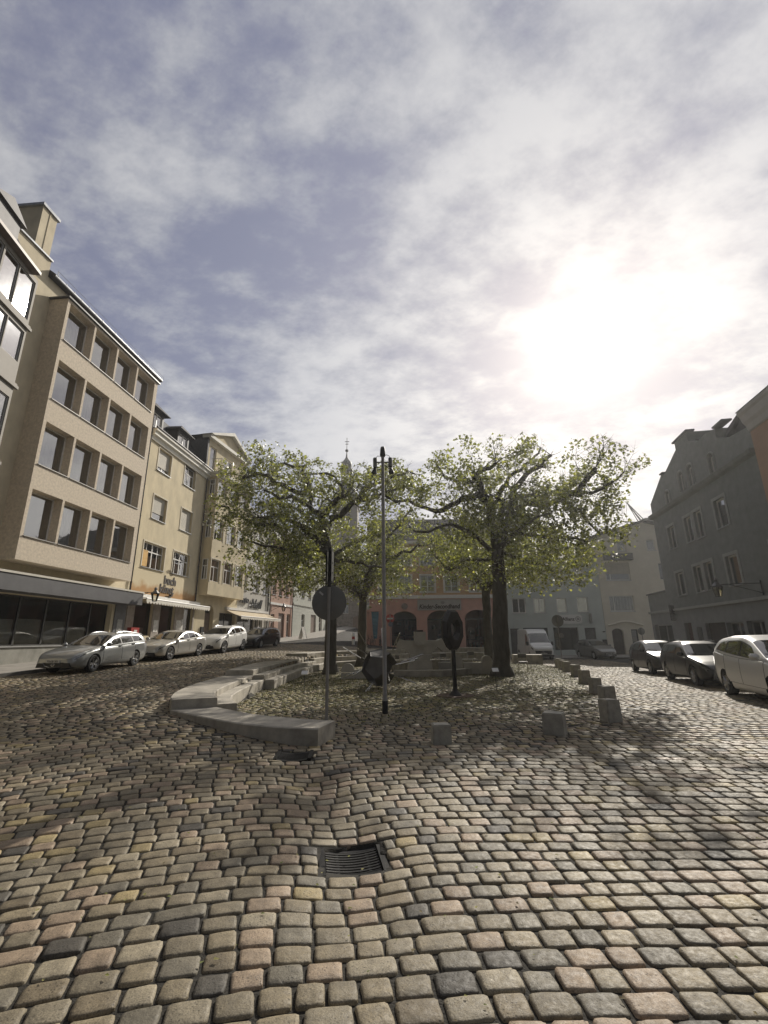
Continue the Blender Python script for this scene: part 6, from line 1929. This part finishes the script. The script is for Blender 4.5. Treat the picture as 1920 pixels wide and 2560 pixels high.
def car(name, label, cat, kind, paint, loc, heading, plate=None, rails=False, nose='plain', group='cars parked along the kerb', pitch=0.0, railmat=None):
    S = SHAPES[kind]; L2 = S['L'] / 2
    section, S_, PER = shape_fn(S)
    t = thing(name, label, cat, loc, 0, group)
    t.rotation_euler = (0, -pitch, heading)
    t.rotation_mode = 'XYZ'
    xs = np.concatenate([np.linspace(-L2, -L2 + .5, 9)[:-1], np.linspace(-L2 + .5, L2 - .6, 34), np.linspace(L2 - .6, L2, 11)[1:]])
    rings = []
    for x in xs:
        h = catmull(section(x), PER)
        ring = [(x, p[0], p[1]) for p in h] + [(x, -p[0], p[1]) for p in h[-2:0:-1]]
        rings.append(ring)
    K = len(rings[0]); mb = MB()
    V = [p for r in rings for p in r]
    F = [(i * K + j, (i + 1) * K + j, (i + 1) * K + (j + 1) % K, i * K + (j + 1) % K) for i in range(len(xs) - 1) for j in range(K)]
    def cap(ring, x, bulge, rev):
        o = len(V)
        c = np.mean(np.array(ring), axis=0)
        inner = [(x + bulge * .7, c[1] + (p[1] - c[1]) * .8, c[2] + (p[2] - c[2]) * .8) for p in ring]
        V.extend(inner); V.append((x + bulge, c[1], c[2]))
        base = 0 if rev else (len(xs) - 1) * K
        for j in range(K):
            j2 = (j + 1) % K
            q = (base + j, base + j2, o + j2, o + j); tr = (o + j, o + j2, o + K)
            F.append(tuple(reversed(q)) if not rev else q); F.append(tuple(reversed(tr)) if not rev else tr)
    cap(rings[0], -L2, -.035, True); cap(rings[-1], L2, .05, False)
    mb.add(V, F)
    # cut the wheel arches
    me = mb.mesh('body', [paint, BLACKP])
    b = bmesh.new(); b.from_mesh(me); bmesh.ops.recalc_face_normals(b, faces=b.faces); b.to_mesh(me); b.free()
    me.polygons.foreach_set('use_smooth', [True] * len(me.polygons))
    body = link('body', me)
    cut = MB(); R_ = S['wr'] + .055
    for wx in S['wx']:
        for s in (-1, 1):
            M = Matrix.Translation((wx, s * (S['W'] / 2 - .02), S['wr'])) @ Matrix.Rotation(R(90), 4, 'X')
            cut.lathe([(R_, -.26), (R_, .26)], 28, M, True)
    cm = cut.mesh('cutter', [paint, BLACKP])
    b = bmesh.new(); b.from_mesh(cm); bmesh.ops.recalc_face_normals(b, faces=b.faces)
    for f in b.faces: f.material_index = 1
    b.to_mesh(cm); b.free()
    co = link('cutter', cm)
    md = body.modifiers.new('arches', 'BOOLEAN'); md.operation = 'DIFFERENCE'; md.object = co; md.solver = 'EXACT'
    dg = bpy.context.evaluated_depsgraph_get()
    nm = bpy.data.meshes.new_from_object(body.evaluated_get(dg))
    body.modifiers.clear(); body.data = nm; nm.name = 'body'
    nm.set_sharp_from_angle(angle=R(38))
    bpy.data.objects.remove(co)
    body.parent = t
    body.matrix_parent_inverse = Matrix()
    # wheels
    tm, rm, bm_ = wheel_meshes(S['wr'])
    for wx in S['wx']:
        for s in (-1, 1):
            w = link('wheel', tm, t, (wx, s * (S['W'] / 2 - .125), S['wr']), (R(-90) if s > 0 else R(90), 0, 0))
            link('rim', rm, w); link('brake', bm_, w)
    # glass
    sc = screen(S_, S['cowl'] - .02, S['top'], 8.75); sc.build('windscreen', CARGLASS, t, 60)
    r0_, r1_ = S['rear']
    if abs(r0_ - r1_) > .1: screen(S_, r1_ + .02, r0_, 8.8).build('rear_window', CARGLASS, t, 60)
    a, m1, m2, c = S['sw']
    for s in (-1, 1):
        if kind == 'van':
            patch(S_, [(a - .1, 6.9), (.75, 6.9), (.75, 7.75), (1.35, 7.75)], s)[0].build('side_window', CARGLASS, t, 60)
        else:
            wins = [[(a, 7.05), (m1 + .03, 7.05), (m1 + .03, 7.92), (a - .52, 7.92)], [(m1 - .05, 7.05), (m2 + .02, 7.05), (m2 + .06, 7.92), (m1 - .05, 7.92)]]
            if c < m2 - .3: wins.append([(m2 - .06, 7.08), (c + .1, 7.22), (c + .32, 7.86), (m2 - .02, 7.92)])
            rr_ = wins[-1]
            tp, _e = patch(S_, [(a + .04, 6.9), (rr_[1][0] - .06, rr_[1][1] - .12), (rr_[2][0] - .03, rr_[2][1] + .08), (a - .60, 8.02)], s, 14, 5, .004)
            tp.build('window_trim', BLACKP, t, 60)
            for wq in wins:
                pm_, ed = patch(S_, wq, s); pm_.build('side_window', CARGLASS, t, 60)
        # doors: slightly proud panels with dark seams
        ds = [(a + .18, m1), (m1, m2 - .1)] if kind != 'van' else [(2.05, .8)]
        for (xa, xb) in ds:
            pm_, ed = patch(S_, [(xa, 2.7), (xb, 2.7), (xb, 6.5), (xa, 6.5)], s, 8, 6, .003)
            pm_.cur = 1
            pm_.tube(ed + [ed[0]], .0055, 4, False)
            d_ = pm_.build('door', [paint, BLACKP], t, 60)
            q = S_(xb + .16, 5.55, s); hb = MB(); hb.box(q.x - .09, q.y - .012, q.z - .018, q.x + .09, q.y + .022 * s + .012, q.z + .018)
            hb.build('handle', paint if kind != 'van' else BLACKP, d_)
        # mirror
        q = S_(a - .02, 6.9, s); mm = MB()
        b = bmesh.new(); bmesh.ops.create_cube(b, size=1)
        for v in b.verts: v.co = Vector((v.co.x * (.16 if v.co.y * s < 0 else .11), v.co.y * .2, v.co.z * (.15 if kind != 'van' else .34)))
        bmesh.ops.bevel(b, geom=list(b.edges), offset=.035, segments=3, affect='EDGES')
        mme = bpy.data.meshes.new('mirror'); b.to_mesh(mme); b.free(); mme.materials.append(paint if kind != 'van' else BLACKP)
        mme.polygons.foreach_set('use_smooth', [True] * len(mme.polygons))
        link('mirror', mme, t, (q.x + .03, q.y + s * .12, q.z + .1))
        # lamps
        hx = L2
        pm_, ed = patch(S_, [(hx - .06, 5.0), (hx - .52, 5.35), (hx - .46, 6.2), (hx - .12, 6.0)] if kind != 'van' else [(hx - .06, 4.6), (hx - .4, 5.0), (hx - .36, 6.1), (hx - .1, 5.9)], s, 8, 4, .008)
        pm_.build('headlight', LAMPG, t, 60)
        if kind not in ('van', 'sedan'):
            pm_, ed = patch(S_, [(-hx + .08, 5.3), (-hx + .3, 5.3), (-hx + .3, 6.9), (-hx + .1, 6.9)], s, 4, 4, .008)
            pm_.build('tail_light', mat('tail_red', (.16, .012, .01), .15, coat=.8), t, 60)
        if rails:
            P = [S_(x, 8.8, s) + Vector((0, -.03 * s, dz)) for x, dz in ((S['top'] - .25, -.01), (S['top'] - .4, .05), ((S['top'] + c) / 2, .065), (c - .0, .05), (c - .18, -.01))]
            P = [Vector(p) for p in catmull([tuple(p) for p in P], 4)]
            rl_ = MB(); rl_.tube(P, .018, 6); rl_.build('roof_rail', railmat or CHROME, t, 40)
    # front end
    zf = float(section(L2)[5][1]); zlo = S.get('zb', .2)
    x = L2 + .055
    g_ = MB()
    if nose == 'kidney':
        for s in (-1, 1): g_.prism([(s * .03, zf - .2), (s * .28, zf - .18), (s * .31, zf - .08), (s * .26, zf + .0), (s * .05, zf + .0)], x - .1, x + .0, 'x')
    elif nose == 'wide':
        g_.prism([(-.40, zf - .02), (.40, zf - .02), (.30, zf - .14), (.12, zf - .19), (-.12, zf - .19), (-.30, zf - .14)], x - .1, x + .0, 'x')
    elif nose == 'van':
        g_.prism([(-.62, zf - .3), (.62, zf - .3), (.7, zf - .02), (-.7, zf - .02)], x - .1, x, 'x')
    else:
        g_.prism([(-.45, zf - .13), (.45, zf - .13), (.48, zf - .02), (-.48, zf - .02)], x - .1, x, 'x')
    gr = g_.build('grille', BLACKP, t)
    e_ = MB()
    if nose == 'kidney':
        e_.lathe([(.001, .0), (.04, .004), (.042, -.004)], 16, Matrix.Translation((x - .04, 0, zf + .07)) @ Matrix.Rotation(R(70), 4, 'Y'))
        for s in (-1, 1): e_.tube([(x + .003, s * .03, zf - .2), (x + .003, s * .28, zf - .18), (x + .003, s * .31, zf - .08), (x + .003, s * .26, zf), (x + .003, s * .05, zf), (x + .003, s * .03, zf - .2)], .009, 5)
    elif nose == 'wide':
        e_.tube([(x + .012, .07 * math.cos(a_), zf - .09 + .05 * math.sin(a_)) for a_ in np.linspace(0, 2 * PI, 16)], .008, 5)
        e_.tube([(x + .014, -.065, zf - .07), (x + .014, -.02, zf - .075), (x + .014, 0, zf - .11), (x + .014, .02, zf - .075), (x + .014, .065, zf - .07)], .007, 5)
        e_.tube([(x + .004, -.40, zf - .02), (x + .004, -.30, zf - .14), (x + .004, -.12, zf - .19), (x + .004, .12, zf - .19), (x + .004, .30, zf - .14), (x + .004, .40, zf - .02)], .01, 5)
    elif nose == 'van':
        e_.tube([(x + .01, .09 * math.cos(a_), zf - .14 + .09 * math.sin(a_)) for a_ in np.linspace(0, 2 * PI, 16)], .01, 5)
        for a_ in (90, 210, 330): e_.tube([(x + .01, 0, zf - .14), (x + .01, .09 * math.cos(R(a_)), zf - .14 + .09 * math.sin(R(a_)))], .008, 5)
    else:
        e_.tube([(x + .01, .06 * math.cos(a_), zf - .07 + .04 * math.sin(a_)) for a_ in np.linspace(0, 2 * PI, 14)], .007, 5)
        e_.box(x, -.46, zf - .085, x + .006, .46, zf - .07)
    e_.build('emblem', CHROME, gr)
    bi = MB(); bi.prism([(-.66, zlo + .06), (.66, zlo + .06), (.62, zlo + .22), (-.62, zlo + .22)], x - .1, x + .006, 'x')
    if nose == 'van': bi.prism([(-.85, zlo + .05), (.85, zlo + .05), (.85, zf - .36), (-.85, zf - .36)], x - .12, x + .02, 'x')
    bi.build('bumper_intake', BLACKP, t)
    if plate:
        pz = zlo + .24
        pb_ = MB(); pb_.box(x - .03, -.26, pz - .01, x + .028, .26, pz + .1); po = pb_.build('licence_plate', PLATE, t)
        tme = text_mesh(plate, .1, .001, offset=.002)
        tme.transform(Matrix.Rotation(R(90), 4, 'Z')); tme.materials.clear(); tme.materials.append(ink)
        link('plate_lettering', tme, po, (x + .031, 0, pz + .012))
    # wipers
    wp = MB()
    for sy in (-.1, .45):
        P = [S_(S['cowl'] - .02 - d_ * .18, 11 - abs(sy - .5 * d_) * 3.0 / (S['W'] / 2), 1 if sy - .5 * d_ > 0 else -1) + Vector((.01, 0, .02)) for d_ in np.linspace(0, 1, 6)]
        wp.tube(P, .008, 4)
    wp.build('wiper', BLACKP, t)
    return t

silver = mat('paint_silver', (.30, .31, .31), .32, metal=.55, coat=.8)
champ = mat('paint_pale_silver', (.42, .41, .38), .32, metal=.5, coat=.8)
whitep = mat('paint_white', (.66, .655, .63), .4, coat=.8)
blackp = mat('paint_black', (.008, .008, .009), .3, spec=.3, coat=.35)
darkp = mat('paint_dark_grey', (.022, .023, .028), .28, spec=.35, coat=.6)
greyp = mat('paint_grey', (.22, .215, .20), .35, metal=.5, coat=.8)

def park(front_xy, rear_xy, kind):
    """place a car by the ground points under its front and rear wheels on one side"""
    S = SHAPES[kind]
    f, r = Vector(front_xy), Vector(rear_xy)
    return (f - r)
def place(name, label, cat, kind, paint, x, y, az, **kw):
    """az: compass bearing the nose points to, measured from +y towards +x"""
    h = R(90 - az)
    S = SHAPES[kind]
    d = Vector((math.cos(h), math.sin(h)))
    zf = gz1(x + d.x * S['wx'][0], y + d.y * S['wx'][0], False); zr_ = gz1(x + d.x * S['wx'][1], y + d.y * S['wx'][1], False)
    pitch = math.atan2(zf - zr_, S['wx'][0] - S['wx'][1])
    return car(name, label, cat, kind, paint, (x, y, zf - (zf - zr_) * .5 - .012), h, pitch=pitch, **kw)
GL = 'cars parked along the left kerb'; GR_ = 'cars parked along the right kerb'
place('estate_car', 'silver estate car with roof rails parked first in the left row', 'car', 'wagon', silver, -12.15, 20.15, 184, plate='TS:GB 301', rails=True, nose='wide', group=GL)
place('saloon_car', 'pale silver saloon car with a twin kidney grille in the left row', 'car', 'sedan', champ, -11.75, 26.1, 187, plate='TS:VO 524', nose='kidney', group=GL)
place('compact_suv', 'white compact suv with chrome roof rails in the left row', 'car', 'suv', whitep, -10.75, 31.1, 188, plate='TS:K 418', rails=True, nose='plain', group=GL)
place('estate_car', 'black estate car last in the left row in front of the striped awning', 'car', 'wagon', blackp, -9.75, 36.6, 191, plate='TS:NM 71', rails=True, nose='plain', group=GL)
place('hatchback', 'dark hatchback glinting in the sun, farthest of the right row', 'car', 'hatch', darkp, 13.3, 23.3, 192, plate='TS:AE 92', nose='plain', group=GR_)
place('compact_estate', 'black estate with roof rails between the hatchback and the white car', 'car', 'wagon', blackp, 11.75, 17.75, 194, plate='TS:P 640', rails=True, nose='plain', group=GR_, railmat=BLACKP)
place('people_carrier', 'white people carrier cut by the right edge of the picture', 'car', 'mpv', whitep, 10.35, 12.6, 195, nose='plain', group=GR_)
place('parked_car', 'black car standing close to the house behind the dark estate', 'car', 'mpv', blackp, 14.3, 17.2, 192, group=GR_)
place('delivery_van', 'white high roof van parked nose out before the blue house', 'van', 'van', whitep, 13.5, 43.2, 183, plate='TS:MB 205', nose='van', group='vehicles before the blue house')
place('people_carrier', 'grey people carrier parked before the door of the blue house', 'car', 'mpv', greyp, 18.7, 42.6, 176, plate='TS:RM 88', nose='wide', group='vehicles before the blue house')

# ------------------------------------------------------------------ bicycles by the salmon house
def bicycle(label, loc, rz):
    t = thing('bicycle', label, 'bicycle', loc, rz, 'bicycles at the corner of the salmon house')
    for x in (-.52, .52):
        m = MB(); m.tube([(x + .33 * math.cos(a), 0, .34 + .33 * math.sin(a)) for a in np.linspace(0, 2 * PI, 22)], .018, 5); w = m.build('wheel', TYRE, t, 60)
        m = MB()
        for k in range(8): m.tube([(x, 0, .34), (x + .32 * math.cos(k * PI / 4), 0, .34 + .32 * math.sin(k * PI / 4))], .004, 3)
        m.build('spokes', RIM, w)
    m = MB()
    for a, b in (((-.52, .34), (-.1, .3)), ((-.1, .3), (-.22, .8)), ((-.52, .34), (-.2, .7)), ((-.2, .72), (.36, .78)), ((-.1, .3), (.38, .7)), ((.34, .95), (.52, .34))): m.tube([(a[0], 0, a[1]), (b[0], 0, b[1])], .018, 6)
    m.build('frame', IRON, t, 40)
    m = MB(); m.tube([(.25, -.27, 1.0), (.34, -.1, .97), (.34, .1, .97), (.25, .27, 1.0)], .014, 5); m.build('handlebar', CHROME, t, 40)
    m = MB(); m.prism([(-.36, -.07), (-.36, .07), (-.05, .02), (-.05, -.02)], .82, .87, 'z'); m.build('saddle', BLACKP, t)
    return t
bk = bicycle('dark bicycle leaning by the corner pier of the salmon house', (-1.2, 45.6, gz1(-1.2, 45.6)), R(75))
dup(bk, (-1.8, 44.6, gz1(-1.8, 44.6)), R(60), 'dark bicycle standing left of the other two at the corner')
dup(bk, (-.5, 46.6, gz1(-.5, 46.6)), R(85), 'dark bicycle nearest the no entry sign')

# ------------------------------------------------------------------ thin haze lit by the sun
hz = MB(); hz.box(-420, -210, -2.5, 420, 640, 52)
hm = bpy.data.materials.new('haze'); hm.use_nodes = True
t = hm.node_tree; t.nodes.clear()
ho = t.nodes.new('ShaderNodeOutputMaterial'); pv = t.nodes.new('ShaderNodeVolumePrincipled')
pv.inputs['Color'].default_value = (.95, .96, .97, 1); pv.inputs['Density'].default_value = .0008; pv.inputs['Anisotropy'].default_value = .6
t.links.new(pv.outputs[0], ho.inputs['Volume'])
tag(hz.build('haze', hm), kind='stuff')
